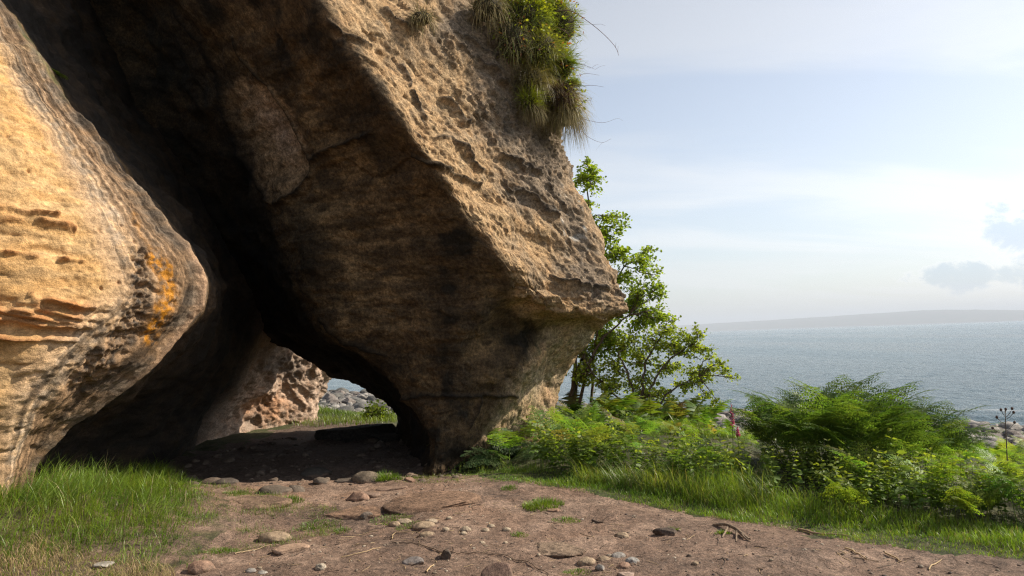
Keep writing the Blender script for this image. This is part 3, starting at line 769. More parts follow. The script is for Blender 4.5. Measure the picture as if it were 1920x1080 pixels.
SEA_Z = -4.0
def build_sea():
    rs = []
    r = 14.0
    while r < 420: rs.append(r); r *= 1.0075
    while r < 26000: rs.append(r); r *= 1.09
    rs = np.array(rs)
    th = np.radians(np.concatenate([np.linspace(-140, -32, 20, endpoint=False), np.linspace(-32, 46, 330, endpoint=False), np.linspace(46, 170, 30)]))
    R, T = np.meshgrid(rs, th, indexing='ij')
    X, Y = R * np.sin(T), R * np.cos(T)
    V = np.stack([X, Y, np.zeros_like(X)], -1).reshape(-1, 3)
    sdir = np.array([0.70, 0.71, 0]); tdir = np.array([-0.71, 0.70, 0])
    a, b = V @ sdir, V @ tdir
    Q = np.stack([a * 0.55, b * 0.16, np.zeros(len(a))], 1)
    amp = np.exp(-np.maximum(np.hypot(V[:, 0], V[:, 1]) - 60, 0) / 260)
    h = 0.085 * fbm(Q, 4, 401) + 0.05 * fbm(Q * 3.2, 3, 402)
    swell = np.exp(-((a - 44.5 - 2.2 * fbm(Q * 0.12, 2, 403)) / 0.55) ** 2) + 0.8 * np.exp(-((a - 48.5 - 2.5 * fbm(Q * 0.1, 2, 405)) / 0.8) ** 2) + 0.6 * np.exp(-((a - 54 - 3 * fbm(Q * 0.08, 2, 406)) / 1.2) ** 2)
    V[:, 2] = SEA_Z + h * amp + 0.16 * swell - (V[:, 0] ** 2 + V[:, 1] ** 2) / (2 * 6.371e6)
    foam = np.clip(sstep(45.5, 41.5, a + 2.2 * fbm(Q * 0.9, 3, 404)) * (0.0 + 1.5 * fbm(Q * 5, 3, 407)) + 0.7 * swell * np.clip(fbm(Q * 1.3, 3, 408) * 2.0 - 0.25, 0, 1), 0, 1)
    me = mesh_from("sea", V, grid_faces(len(rs), len(th)), True, None, {"foam": foam})
    m, nt, N, L, bs = mat_base("sea_water")
    v1 = coords(N, L, world=True)
    mp = N.new("ShaderNodeMapping"); mp.inputs["Rotation"].default_value = (0, 0, math.radians(-45)); mp.inputs["Scale"].default_value = (0.9, 0.28, 1)
    L.new(v1, mp.inputs[0])
    # rotated so that crests lie along the shore
    n1 = noise_node(N, L, mp.outputs[0], 1.5, 8, 0.68, 0.3)
    n2 = noise_node(N, L, mp.outputs[0], 0.16, 4, 0.55, 0.2)
    f = N.new("ShaderNodeAttribute"); f.attribute_name = "foam"
    c = mixc(N, L, f.outputs["Fac"], (0.080, 0.130, 0.155), (0.75, 0.76, 0.76))
    L.new(c, bs.inputs["Base Color"])
    bs.inputs["Roughness"].default_value = 0.12
    bs.inputs["IOR"].default_value = 1.33
    lane = noise_node(N, L, mp.outputs[0], 0.02, 4, 0.5, 0.4)
    L.new(ramp(N, L, lane, 0.3, 0.7, 0.08, 0.20), bs.inputs["Roughness"])
    bump_chain(N, L, bs, [(n2, 0.6, 1.2), (n1, 1.0, 0.62)])
    obj("sea", me, m, kind="structure")
build_sea()

def build_hills():
    # a long low peninsula across the water
    prof = [(-20, 250), (5, 300), (13.5, 383), (18, 440), (23, 507), (27, 580), (30, 625), (33, 560), (35.8, 457), (40, 430), (46, 520), (56, 610), (70, 420), (85, 200), (95, 40)]
    th = np.radians(np.linspace(-20, 95, 500))
    D0 = 32000.0
    hh = np.interp(np.degrees(th), [p[0] for p in prof], [p[1] for p in prof])
    X = np.stack([th * 30, np.zeros_like(th), np.zeros_like(th)], 1)
    hh = hh * (1 + 0.05 * fbm(X, 4, 501)) + 7 * fbm(X * 4, 3, 502)
    fr = np.array([-0.15, 0.0, 0.12, 0.3, 0.55, 0.8, 1.0, 0.9, 0.4, -0.1])
    dep = np.array([-900, -600, -400, -100, 300, 800, 1500, 2400, 3600, 4500])
    V = []
    for i, t in enumerate(th):
        for k, d in zip(fr, dep):
            r = D0 + d
            V.append((r * math.sin(t), r * math.cos(t), SEA_Z + k * hh[i] - r * r / (2 * 6.371e6)))
    V = np.array(V)
    V[:, 2] += 10 * fbm(V / 500.0, 3, 503) * (V[:, 2] > 5)
    m, nt, N, L, b = mat_base("far_moorland")
    c = mixc(N, L, ramp(N, L, noise_node(N, L, coords(N, L, world=True), 0.004, 5), 0.35, 0.65), (0.07, 0.085, 0.05), (0.11, 0.10, 0.07))
    L.new(c, b.inputs["Base Color"]); b.inputs["Roughness"].default_value = 1.0
    obj("hills", mesh_from("hills", V, grid_faces(len(th), len(fr))[:, ::-1], True), m, kind="structure")
build_hills()
def build_haze():
    m = bpy.data.materials.new("sea_air"); m.use_nodes = True
    N, L = m.node_tree.nodes, m.node_tree.links
    N.remove(N["Principled BSDF"])
    v = N.new("ShaderNodeVolumePrincipled")
    v.inputs["Color"].default_value = (0.80, 0.88, 1.0, 1)
    v.inputs["Density"].default_value = HAZE
    v.inputs["Anisotropy"].default_value = 0.0
    L.new(v.outputs[0], N["Material Output"].inputs["Volume"])
    V = np.array([(x, y, z) for x in (-48000, 48000) for y in (-30000, 52000) for z in (-320.0, 900.0)])
    F = np.array([(0, 1, 3, 2), (4, 6, 7, 5), (0, 4, 5, 1), (2, 3, 7, 6), (0, 2, 6, 4), (1, 5, 7, 3)])
    o = obj("haze", mesh_from("haze", V, F, False), m, kind="stuff", label="pale blue sea haze over the water", category="haze")
HAZE = 0.46e-4
build_haze()
# the rest of the cliff above the picture: the mass that roofs the cave
def build_crown():
    nu, nv = 70, 46
    th = np.linspace(0, 1, nu)
    # outline on plan (x, y) of the cliff above, set back behind the buttress; goes round the cave
    plan = np.array([(-16, 5.0), (-11.5, 6.6), (-8.2, 8.8), (-5.6, 10.6), (-2.6, 11.2), (-0.6, 11.8), (0.2, 13.0), (-0.2, 14.6), (-3, 16.0), (-8, 17.0), (-16, 18)], float)
    A = spline(plan[:, None, :], [7] * 10)[:, 0, :]
    zs = np.linspace(7.9, 13.0, 30)
    V = []
    cx = np.array([-6.0, 13.0])
    for k, z in enumerate(zs):
        f = 1.0 - 0.25 * ((z - 7.9) / 6.7) ** 2
        V.append(np.column_stack([cx + (A - cx) * f, np.full(len(A), z)]))
    top = np.column_stack([np.tile(cx, (len(A), 1)), np.full(len(A), 13.4)])
    bot = np.column_stack([np.tile(cx, (len(A), 1)), np.full(len(A), 8.0)])
    V = np.stack([bot] + V + [top], 1)
    n = grid_normals(V, False).reshape(-1, 3)
    sh = V.shape
    V = V.reshape(-1, 3)
    V = V + n * (0.35 * fbm(V * 0.5, 4, 601) + 0.1 * fbm(V * 2, 3, 602))[:, None]
    c = lerp(np.array([0.30, 0.20, 0.11]), np.array([0.16, 0.13, 0.10]), np.clip(0.5 + fbm(V, 4, 603), 0, 1)[:, None])
    o = obj("cave_roof", mesh_from("cave_roof", V, grid_faces(sh[0], sh[1])[:, ::-1], True, c), ROCK, cliff)
build_crown()
# ------------------------------------------------------------------ growing things: helpers
class Acc:
    """collects pieces of one mesh"""
    def __init__(s): s.V, s.F4, s.F3, s.C, s.n = [], [], [], [], 0
    def add(s, V, F4=None, F3=None, C=None):
        V = np.asarray(V, float)
        if F4 is not None and len(F4): s.F4.append(np.asarray(F4) + s.n)
        if F3 is not None and len(F3): s.F3.append(np.asarray(F3) + s.n)
        s.V.append(V)
        C = np.asarray(C if C is not None else (0.3, 0.3, 0.3), float)
        s.C.append(np.broadcast_to(C, (len(V), 3)))
        s.n += len(V)
    def arrays(s):
        V = np.concatenate(s.V); C = np.concatenate(s.C)
        F4 = np.concatenate(s.F4) if s.F4 else np.zeros((0, 4), int)
        F3 = np.concatenate(s.F3) if s.F3 else np.zeros((0, 3), int)
        return V, F4, F3, C
    def mesh(s, name, smooth=True):
        V, F4, F3, C = s.arrays()
        return mesh_from(name, V, [F4, F3], smooth, np.clip(C, 0.004, 0.9))

def leaf_material(name, rough=0.45, trans=0.4, spec=0.35, tint=(1.25, 1.2, 0.5)):
    m, nt, N, L, b = mat_base(name)
    a = N.new("ShaderNodeAttribute"); a.attribute_name = "Col"
    g = noise_node(N, L, coords(N, L, world=True), 14, 3)
    c = mixc(N, L, 1.0, a.outputs["Color"], ramp(N, L, g, 0.3, 0.7, 0.78, 1.22), 'MULTIPLY')
    L.new(c, b.inputs["Base Color"])
    b.inputs["Roughness"].default_value = rough
    b.inputs["Specular IOR Level"].default_value = spec
    t = N.new("ShaderNodeBsdfTranslucent")
    L.new(mixc(N, L, 1.0, c, tint, 'MULTIPLY'), t.inputs["Color"])
    mx = N.new("ShaderNodeMixShader"); mx.inputs[0].default_value = trans
    L.new(b.outputs[0], mx.inputs[1]); L.new(t.outputs[0], mx.inputs[2])
    L.new(mx.outputs[0], N["Material Output"].inputs["Surface"])
    return m
GRASS = leaf_material("grass_blade", 0.40, 0.42, 0.4, (1.4, 1.35, 0.5))
FERN = leaf_material("bracken_frond", 0.5, 0.42, 0.25, (1.35, 1.45, 0.5))
LEAF = leaf_material("tree_leaf", 0.5, 0.5, 0.25, (1.6, 1.55, 0.5))
DRY = leaf_material("dry_grass", 0.7, 0.25, 0.2, (1.1, 1.05, 0.9))
def plain_material(name, scale=30, lo=0.7, hi=1.3, rough=0.85, bump=0.5, dist=0.01):
    m, nt, N, L, b = mat_base(name)
    a = N.new("ShaderNodeAttribute"); a.attribute_name = "Col"
    v = coords(N, L, world=True)
    g = noise_node(N, L, v, scale, 6, 0.65)
    g2 = noise_node(N, L, v, scale * 4, 3, 0.6)
    c = mixc(N, L, 1.0, a.outputs["Color"], ramp(N, L, g, 0.3, 0.7, lo, hi), 'MULTIPLY')
    c = mixc(N, L, 1.0, c, ramp(N, L, g2, 0.3, 0.7, 0.85, 1.15), 'MULTIPLY')
    L.new(c, b.inputs["Base Color"]); b.inputs["Roughness"].default_value = rough
    b.inputs["Specular IOR Level"].default_value = 0.3
    bump_chain(N, L, b, [(g, bump, dist), (g2, bump, dist * 0.25)])
    return m
BARK = plain_material("bark", 40, 0.6, 1.35, 0.9, 0.7, 0.01)
STONE = plain_material("beach_stone", 24, 0.72, 1.25, 0.8, 0.6, 0.012)
TWIG = plain_material("dry_twig", 60, 0.75, 1.25, 0.8, 0.3, 0.003)

def blades(acc, pos, h, w, az, bend, C, seg=3, rng=RNG, tipc=1.25, droop=None):
    """grass: curved tapering ribbons; az = the way it bends, bend = how far (0..1.6)"""
    n = len(pos)
    t = np.linspace(0, 1, seg + 1)
    ax = np.stack([np.cos(az), np.sin(az), np.zeros(n)], 1)
    sd = az + np.pi / 2 + rng.normal(0, 0.5, n)
    sx = np.stack([np.cos(sd), np.sin(sd), np.zeros(n)], 1)
    rows, p = [], pos.copy()
    prev = 0
    for k in range(seg + 1):
        if k:
            ang = bend * (t[k] + prev) / 2 * 1.15
            p = p + (np.sin(ang) * h / seg)[:, None] * ax + np.stack([np.zeros(n), np.zeros(n), np.cos(ang) * h / seg], 1)
        prev = t[k]
        wk = w * (1 - t[k]) ** 0.7
        if k < seg:
            rows += [p - sx * wk[:, None] / 2, p + sx * wk[:, None] / 2]
        else:
            rows += [p]
    m = len(rows)
    V = np.stack(rows, 1).reshape(-1, 3)
    base = np.arange(n)[:, None] * m
    F4 = np.concatenate([base + np.array([2 * k, 2 * k + 1, 2 * k + 3, 2 * k + 2]) for k in range(seg - 1)]) if seg > 1 else None
    F3 = base + np.array([2 * seg - 2, 2 * seg - 1, 2 * seg])
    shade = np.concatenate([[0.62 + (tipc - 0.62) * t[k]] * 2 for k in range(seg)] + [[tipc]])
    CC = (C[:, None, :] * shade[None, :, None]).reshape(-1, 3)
    acc.add(V, F4, F3, CC)
def tube(acc, pts, rad, sides=5, C=(0.2, 0.15, 0.1)):
    pts = np.asarray(pts, float); n = len(pts)
    rad = np.broadcast_to(np.asarray(rad, float), (n,))
    T = np.gradient(pts, axis=0); T /= np.linalg.norm(T, axis=1, keepdims=True) + 1e-9
    up = np.where(np.abs(T[:, 2:3]) > 0.9, np.array([[1.0, 0, 0]]), np.array([[0, 0, 1.0]]))
    A = np.cross(T, up); A /= np.linalg.norm(A, axis=1, keepdims=True) + 1e-9
    B = np.cross(T, A)
    th = np.arange(sides) / sides * 2 * np.pi
    V = (pts[:, None] + rad[:, None, None] * (np.cos(th)[None, :, None] * A[:, None] + np.sin(th)[None, :, None] * B[:, None])).reshape(-1, 3)
    i = np.arange(n - 1)[:, None]; j = np.arange(sides)[None]
    F = np.stack([i * sides + j, i * sides + (j + 1) % sides, (i + 1) * sides + (j + 1) % sides, (i + 1) * sides + j], -1).reshape(-1, 4)
    cap = None
    if sides == 4: cap = np.array([[0, 1, 2, 3]])
    acc.add(V, F, None, C)
def curve(a, b, n=8, sag=0.0, wob=0.0, rng=RNG):
    a, b = np.asarray(a, float), np.asarray(b, float)
    t = np.linspace(0, 1, n)[:, None]
    p = a + (b - a) * t
    p[:, 2] += (4 * t * (1 - t))[:, 0] * sag
    if wob:
        p += np.cumsum(rng.normal(0, wob, p.shape), 0) * np.sin(t * np.pi)
    return p
def rot_place(V, yaw, tilt=0.0, tdir=0.0, scale=1.0, at=(0, 0, 0)):
    R = Matrix.Rotation(yaw, 3, 'Z')
    R = Matrix.Rotation(tilt, 3, Vector((-math.sin(tdir), math.cos(tdir), 0))) @ R
    return (V * scale) @ np.array(R).T + np.asarray(at)

def make_frond(seed, L=0.75, stalk=None, stipe=0.45, npair=14, arch=(0.15, 0.55, 1.55), lod=0, col=(0.075, 0.125, 0.022), droop=0.25):
    """a bracken frond: bare stalk, then a triangular blade of pinnae cut into leaflets; grows up and arches to +x"""
    r = np.random.default_rng(seed)
    acc = Acc()
    tot = stipe + L
    n = 26
    t = np.linspace(0, 1, n)
    s0 = stipe / tot
    ang = np.interp(t, [0, s0, 1], arch)
    step = tot / (n - 1)
    x = np.concatenate([[0], np.cumsum(np.sin(ang[:-1]) * step)]); z = np.concatenate([[0], np.cumsum(np.cos(ang[:-1]) * step)])
    y = 0.03 * np.sin(t * 3 + r.uniform(0, 6))
    pts = np.stack([x, y, z], 1)
    col = np.array(col)
    sk = acc if stalk is None else stalk
    tube(sk, pts[::2], np.linspace(0.006, 0.0015, len(pts[::2])), 3, col * np.array([1.5, 1.2, 1.2]))
    def at(q):
        return np.array([np.interp(q, t, pts[:, k]) for k in range(3)])
    for i in range(npair):
        f = (i + 0.3) / npair
        f = f ** 0.9
        q = s0 + (1 - s0) * f
        p0 = at(q); a = np.interp(q, t, ang)
        T = np.array([math.sin(a), 0, math.cos(a)]); U = np.array([-math.cos(a), 0, math.sin(a)])   # along, and the blade's upper side
        lp = 0.44 * L * (1 - f) ** 0.85 * (1.0 if i else 0.85) + 0.012
        for sd in (-1, 1):
            sp = np.array([0, sd, 0.0])
            fw = 0.42 + r.normal(0, 0.06)
            D = sp * math.cos(fw) + T * math.sin(fw)
            D = D + U * r.normal(0.03, 0.10)
            D /= np.linalg.norm(D)
            W = np.cross(U, D); W /= np.linalg.norm(W)
            lpp = lp * r.uniform(0.85, 1.1)
            c0 = col * r.uniform(0.8, 1.2) * np.array([r.uniform(0.9, 1.25), 1, 1])
            if lod == 0:
                m = max(4, int(lpp / 0.027))
                w = (np.arange(m) + 0.5) / m
                base = p0 + np.outer(w * lpp, D) - np.outer(droop * lpp * w * w, np.array([0, 0, 1.0]))
                lq = (0.17 * lpp + 0.016) * (1 - w) ** 0.6 + 0.008
                hw = lpp / m * 0.44
                for s2 in (-1, 1):
                    d2 = W * s2 * 0.95 + D * 0.32
                    d2 = d2[None] + r.normal(0, 0.13, (m, 3))
                    tip = base + d2 * lq[:, None]
                    mid = base + d2 * (lq * 0.4)[:, None]
                    V = np.stack([base, mid - D * hw, tip, mid + D * hw], 1).reshape(-1, 3)
                    F = np.arange(m)[:, None] * 4 + np.arange(4)
                    acc.add(V, F, None, np.repeat(c0[None] * r.uniform(0.85, 1.15, (m, 1)), 4, 0))
            else:
                m = 5
                w = np.linspace(0, 1, m)
                base = p0 + np.outer(w * lpp, D) - np.outer(droop * lpp * w * w, np.array([0, 0, 1.0]))
                lq = (0.15 * lpp + 0.01) * (1 - w) ** 0.7 * r.uniform(0.75, 1.1, m)
                V = np.stack([base - W * lq[:, None], base + W * lq[:, None]], 1).reshape(-1, 3)
                F = np.array([[2 * k, 2 * k + 1, 2 * k + 3, 2 * k + 2] for k in range(m - 1)])
                acc.add(V, F, None, c0)
    return acc.arrays()
def leaf_shape(L, W, fold=0.25, tip=0.0):
    """one leaf along +x: midrib and two halves"""
    V = np.array([(0, 0, 0), (0.30 * L, 0.5 * W, fold * W * 0.5), (0.72 * L, 0.42 * W, fold * W * 0.4), (L, 0, -tip), (0.72 * L, -0.42 * W, fold * W * 0.4), (0.30 * L, -0.5 * W, fold * W * 0.5), (0.52 * L, 0, 0)])
    F4 = np.array([(0, 6, 2, 1), (0, 5, 4, 6)]); F3 = np.array([(6, 3, 2), (6, 4, 3)])
    return V, F4, F3
def scatter_leaves(acc, pos, dirs, L, W, C, rng, fold=0.3):
    """many leaves at once, each at pos pointing along dirs"""
    n = len(pos)
    V0, F4, F3 = leaf_shape(1, 1, fold, 0.08)
    X = dirs / (np.linalg.norm(dirs, axis=1, keepdims=True) + 1e-9)
    Z = rng.normal(0, 0.55, (n, 3)) + np.array([0, 0, 1.0])
    Y = np.cross(Z, X); Y /= np.linalg.norm(Y, axis=1, keepdims=True) + 1e-9
    Z = np.cross(X, Y)
    V = pos[:, None] + V0[None, :, 0:1] * L[:, None, None] * X[:, None] + V0[None, :, 1:2] * W[:, None, None] * Y[:, None] + V0[None, :, 2:3] * W[:, None, None] * Z[:, None]
    b = np.arange(n)[:, None, None] * 7
    acc.add(V.reshape(-1, 3), (b + F4[None]).reshape(-1, 4), (b + F3[None]).reshape(-1, 3), np.repeat(C, 7, 0))
def make_nettle(seed, H=0.7, pairs=9, LL=0.085, col=(0.085, 0.14, 0.03), top=(0.17, 0.20, 0.035)):
    r = np.random.default_rng(seed)
    acc = Acc()
    lean = r.normal(0, 0.10, 2)
    t = np.linspace(0, 1, 8)
    st = np.stack([lean[0] * t ** 2 * H, lean[1] * t ** 2 * H, t * H], 1)
    tube(acc, st, np.linspace(0.004, 0.0015, 8), 4, np.array(col) * np.array([1.2, 1.0, 1.0]))
    pos, dr, LLs, C = [], [], [], []
    for i in range(pairs):
        f = 0.25 + 0.75 * (i + 0.5) / pairs
        p = np.array([np.interp(f, t, st[:, k]) for k in range(3)])
        a0 = (i % 2) * math.pi / 2 + r.normal(0, 0.25)
        for a in (a0, a0 + math.pi):
            pos.append(p); el = r.uniform(-0.35, 0.35) + (0.5 if f > 0.93 else 0)
            dr.append((math.cos(a) * math.cos(el), math.sin(a) * math.cos(el), math.sin(el)))
            LLs.append(LL * (1.15 - 0.65 * f) * r.uniform(0.85, 1.2))
            C.append(lerp(np.array(col), np.array(top), f ** 3) * r.uniform(0.85, 1.15))
    LLs = np.array(LLs)
    scatter_leaves(acc, np.array(pos), np.array(dr), LLs, LLs * 0.55, np.array(C), r)
    return acc.arrays()
def sample_px(poly, n, rng, pad=0):
    """n random spots on the ground inside a photograph-space polygon, even per square metre"""
    P2 = np.array(poly, float)
    g = ground_v(P2[:, 0], np.maximum(P2[:, 1], 660))
    lo, hi = g[:, :2].min(0), g[:, :2].max(0)
    out = []
    got = 0
    while got < n:
        q = rng.uniform(lo, hi, (n * 3, 2))
        z = ground_z(q[:, 0], q[:, 1])
        V = np.column_stack([q, z])
        px, py = project(V)
        k = inpoly(px, py, [tuple(p) for p in poly])
        out.append(V[k]); got += k.sum()
    return np.concatenate(out)[:n]
def patchcol(V, a, b, seed, sc=1.6, spread=0.15, rng=RNG):
    f = np.clip(0.5 + 1.1 * fbm(V * np.array([sc, sc, 0]), 3, seed) + rng.normal(0, spread, len(V)), 0, 1)
    return lerp(np.array(a), np.array(b), f[:, None]) * rng.uniform(0.8, 1.2, (len(V), 1))
# ------------------------------------------------------------------ grass
def mixstraw(C, rng, f=0.09):
    k = rng.random(len(C)) < f
    C = C.copy(); C[k] = np.array([0.30, 0.25, 0.12]) * rng.uniform(0.7, 1.2, (k.sum(), 1))
    return C
def grass_patch(name, poly, n, h, w, ca, cb, seed, label, bend=(0.3, 1.3), lean=None, seg=3, mat=None, thin=0.0, hs=None, kind="stuff"):
    rng = np.random.default_rng(seed)
    V = sample_px(poly, n, rng)
    if thin:
        f = fbm(V * np.array([2.2, 2.2, 0]), 3, seed + 5)
        V = V[f + rng.normal(0, 0.15, len(V)) > thin]
    m = len(V)
    hh = h[0] + (h[1] - h[0]) * rng.random(m) ** 1.4
    hh = hh * (1 + 0.85 * fbm(V * np.array([1.5, 1.5, 0]), 2, seed + 1))
    if hs is not None: hh *= hs(V)
    keep = hh > 0.006
    V, hh = V[keep], hh[keep]; m = len(V)
    az = rng.uniform(0, 2 * np.pi, m)
    if lean is not None:
        az = np.where(rng.random(m) < 0.75, lean + 3.2 * fbm(V * np.array([0.9, 0.9, 0]), 2, seed + 3) + rng.normal(0, 0.55, m), az)
    acc = Acc()
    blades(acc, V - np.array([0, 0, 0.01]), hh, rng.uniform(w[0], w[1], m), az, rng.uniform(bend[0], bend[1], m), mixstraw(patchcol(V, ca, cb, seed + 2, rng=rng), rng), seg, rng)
    o = obj(name, acc.mesh(name), mat or GRASS)
    o["kind"] = kind; o["label"] = label; o["category"] = "grass"
    return o
G1, G2 = (0.11, 0.205, 0.024), (0.23, 0.32, 0.044)
STRAW = (0.44, 0.33, 0.17)
LEFT_BANK = [(-260, 960), (-60, 950), (60, 925), (110, 892), (200, 884), (300, 884), (350, 897), (400, 915), (420, 950), (395, 990), (400, 1025), (345, 1090), (300, 1180), (-400, 1250)]
def bank_h(V):
    px, py = project(V)
    r = np.random.default_rng(5).random(len(V))
    h = np.clip(0.25 + 0.75 * sstep(410, 250, px) - 0.55 * sstep(1000, 1075, py + 0.10 * px), 0.12, 1)
    thin = sstep(300, 430, px + 45 * fbm(V * np.array([2.5, 2.5, 0]), 3, 67)) + 0.6 * sstep(1015, 1080, py)
    return np.where(r < 1.05 * thin, 0, h)
grass_patch("grass_bank", LEFT_BANK, 26000, (0.12, 0.36), (0.004, 0.008), G1, G2, 31, "lush green grass on the bank below the ochre wall", (0.6, 2.3), lean=0.2, hs=bank_h)
grass_patch("dry_grass", [(-200, 1000), (-40, 985), (60, 1010), (150, 1035), (260, 1050), (330, 1075), (300, 1180), (-300, 1250)], 13000, (0.04, 0.13), (0.002, 0.005), STRAW, (0.22, 0.19, 0.07), 32,
            "straw-coloured dry grass at the lower left corner", (0.7, 2.0), mat=DRY)
grass_patch("thin_turf", [(330, 905), (420, 910), (480, 918), (560, 940), (650, 958), (640, 990), (600, 1015), (480, 1030), (420, 1045), (350, 1070), (330, 980)], 16000, (0.02, 0.075), (0.002, 0.005), G1, (0.16, 0.20, 0.04), 33,
            "thin short turf between the grass bank and the bare path", (0.3, 1.6), thin=-0.05)
VERGE = [(840, 893), (900, 882), (1000, 880), (1120, 890), (1250, 900), (1400, 920), (1500, 945), (1620, 960), (1760, 975), (1960, 990), (2150, 1000), (2560, 1025), (2560, 1110), (2150, 1075), (1960, 1052), (1760, 1037), (1600, 1017), (1440, 987), (1300, 967), (1180, 942), (1060, 917), (960, 903), (860, 905)]
def verge_h(V):
    px, py = project(V)
    edge = np.interp(px, [840, 960, 1180, 1440, 1760, 2150], [905, 903, 942, 987, 1037, 1075]) - py
    tall = 0.35 + 0.65 * sstep(4, 34, edge)
    return tall * (1 + 0.5 * np.exp(-((px - 1330) / 160) ** 2)) * np.interp(px, [840, 960, 1060, 1500, 1700], [0.45, 0.6, 1.0, 1.0, 0.8])
grass_patch("grass_verge", VERGE, 42000, (0.06, 0.17), (0.003, 0.006), (0.115, 0.22, 0.022), (0.22, 0.32, 0.04), 34, "bright green grass verge along the seaward edge of the path", (0.3, 1.6), hs=verge_h)
grass_patch("tall_grass", [(1080, 880), (1250, 885), (1440, 905), (1470, 935), (1440, 960), (1300, 945), (1180, 920), (1080, 905)], 3800, (0.22, 0.42), (0.003, 0.007), (0.11, 0.19, 0.025), (0.21, 0.26, 0.06), 35,
            "long arching grass in front of the bracken", (0.6, 2.2), lean=3.4, seg=4)
grass_patch("cave_mouth_grass", [(735, 898), (800, 890), (862, 890), (860, 905), (790, 908), (740, 905)], 2200, (0.02, 0.06), (0.003, 0.006), (0.10, 0.16, 0.025), (0.20, 0.22, 0.05), 36,
            "short yellow-green grass at the foot of the buttress", (0.3, 1.5))
def far_h(V): return 0.6 + 0.6 * sstep(0, 0.5, fbm(V * np.array([0.9, 0.9, 0]), 2, 66))
def grass_xy(name, box, n, h, w, ca, cb, seed, label, keep=None):
    rng = np.random.default_rng(seed)
    q = rng.uniform((box[0], box[2]), (box[1], box[3]), (n, 2))
    V = np.column_stack([q, ground_z(q[:, 0], q[:, 1])])
    if keep is not None: V = V[keep(V)]
    m = len(V)
    acc = Acc()
    blades(acc, V, rng.uniform(h[0], h[1], m) * far_h(V), rng.uniform(w[0], w[1], m), rng.uniform(0, 6.28, m), rng.uniform(0.3, 1.6, m), patchcol(V, ca, cb, seed, 0.5, rng=rng), 2, rng)
    o = obj(name, acc.mesh(name), GRASS); o["kind"] = "stuff"; o["label"] = label; o["category"] = "grass"
grass_xy("sea_turf", (-8.5, -1.5, 15.6, 26), 16000, (0.10, 0.28), (0.008, 0.018), (0.09, 0.15, 0.02), (0.19, 0.25, 0.04), 37, "sunlit rough grass beyond the far mouth of the cave", lambda V: V[:, 1] > 15.8 + 0.6 * np.sin(V[:, 0] * 2))
grass_xy("slope_grass", (1.0, 24, 10.5, 34), 30000, (0.15, 0.45), (0.012, 0.03), (0.07, 0.12, 0.02), (0.15, 0.19, 0.04), 38, "rough grass on the slope down to the shore", lambda V: (0.7 * V[:, 0] + 0.71 * V[:, 1] > 9) & (0.7 * V[:, 0] + 0.71 * V[:, 1] < 27))

def tuft(px, py, rad, n, h, label, seed, ca=G1, cb=G2, w=(0.003, 0.006), name="grass_tuft", bend=(0.3, 1.5)):
    rng = np.random.default_rng(seed)
    c = ground_at(px, py)
    r = rad * np.sqrt(rng.random(n)); a = rng.uniform(0, 6.283, n)
    x, y = r * np.cos(a), r * np.sin(a) * 0.8
    V = np.column_stack([x, y, ground_z(c[0] + x, c[1] + y) - c[2] - 0.004])
    acc = Acc()
    hh = rng.uniform(h[0], h[1], n) * (1.1 - 0.6 * r / rad)
    blades(acc, V, hh, rng.uniform(w[0], w[1], n), a + rng.normal(0, 0.8, n), rng.uniform(bend[0], bend[1], n), patchcol(V, ca, cb, seed, rng=rng), 3, rng)
    o = obj(name, acc.mesh(name), GRASS, label=label, category="grass tuft", group="grass tufts on the bare ground")
    o.location = c
TUFTS = [
 (1018, 948, 0.20, 900, (0.05, 0.12), "bushy bright grass tuft behind the flat pinkish stone on path"),
 (1062, 975, 0.13, 350, (0.02, 0.05), "low creeping grass tuft trailing below the flat pinkish stone"),
 (955, 920, 0.09, 200, (0.03, 0.06), "small grass tuft at the back edge of path near the buttress"),
 (975, 1003, 0.08, 160, (0.02, 0.05), "small low grass tuft beside the pale half-buried slab"),
 (1082, 1074, 0.10, 240, (0.02, 0.04), "patch of short grass among the pebbles at the bottom edge"),
 (1262, 992, 0.06, 160, (0.02, 0.045), "little grass tuft on the raised lip of earth"),
 (1356, 1000, 0.07, 170, (0.03, 0.055), "little grass tuft beside the forked exposed root"),
 (725, 900, 0.17, 800, (0.08, 0.17), "dark green grass tuft beside the rounded boulder at cave mouth"),
 (445, 925, 0.15, 420, (0.03, 0.08), "pale leafy grass tuft at the edge of the cave shadow"),
 (545, 938, 0.14, 420, (0.03, 0.08), "light green grass tuft behind the broad flat slab"),
 (735, 975, 0.20, 520, (0.02, 0.05), "sparse grass patch among the pale cobbles in the path"),
 (770, 985, 0.14, 320, (0.02, 0.045), "sparse low grass just below the longest pale cobble"),
 (590, 985, 0.20, 480, (0.02, 0.06), "ragged grass patch beside the dark damp hollow"),
 (640, 1000, 0.10, 200, (0.02, 0.05), "small yellowish grass tuft right of the dark damp hollow"),
 (415, 1032, 0.14, 380, (0.02, 0.05), "leafy low tuft left of the tan oval stone"),
]
for i, t in enumerate(TUFTS):
    tuft(*t, 700 + i, *(((0.14, 0.19, 0.06), (0.20, 0.25, 0.08)) if "pale" in t[5][:5] else (G1, (0.15, 0.22, 0.03))))

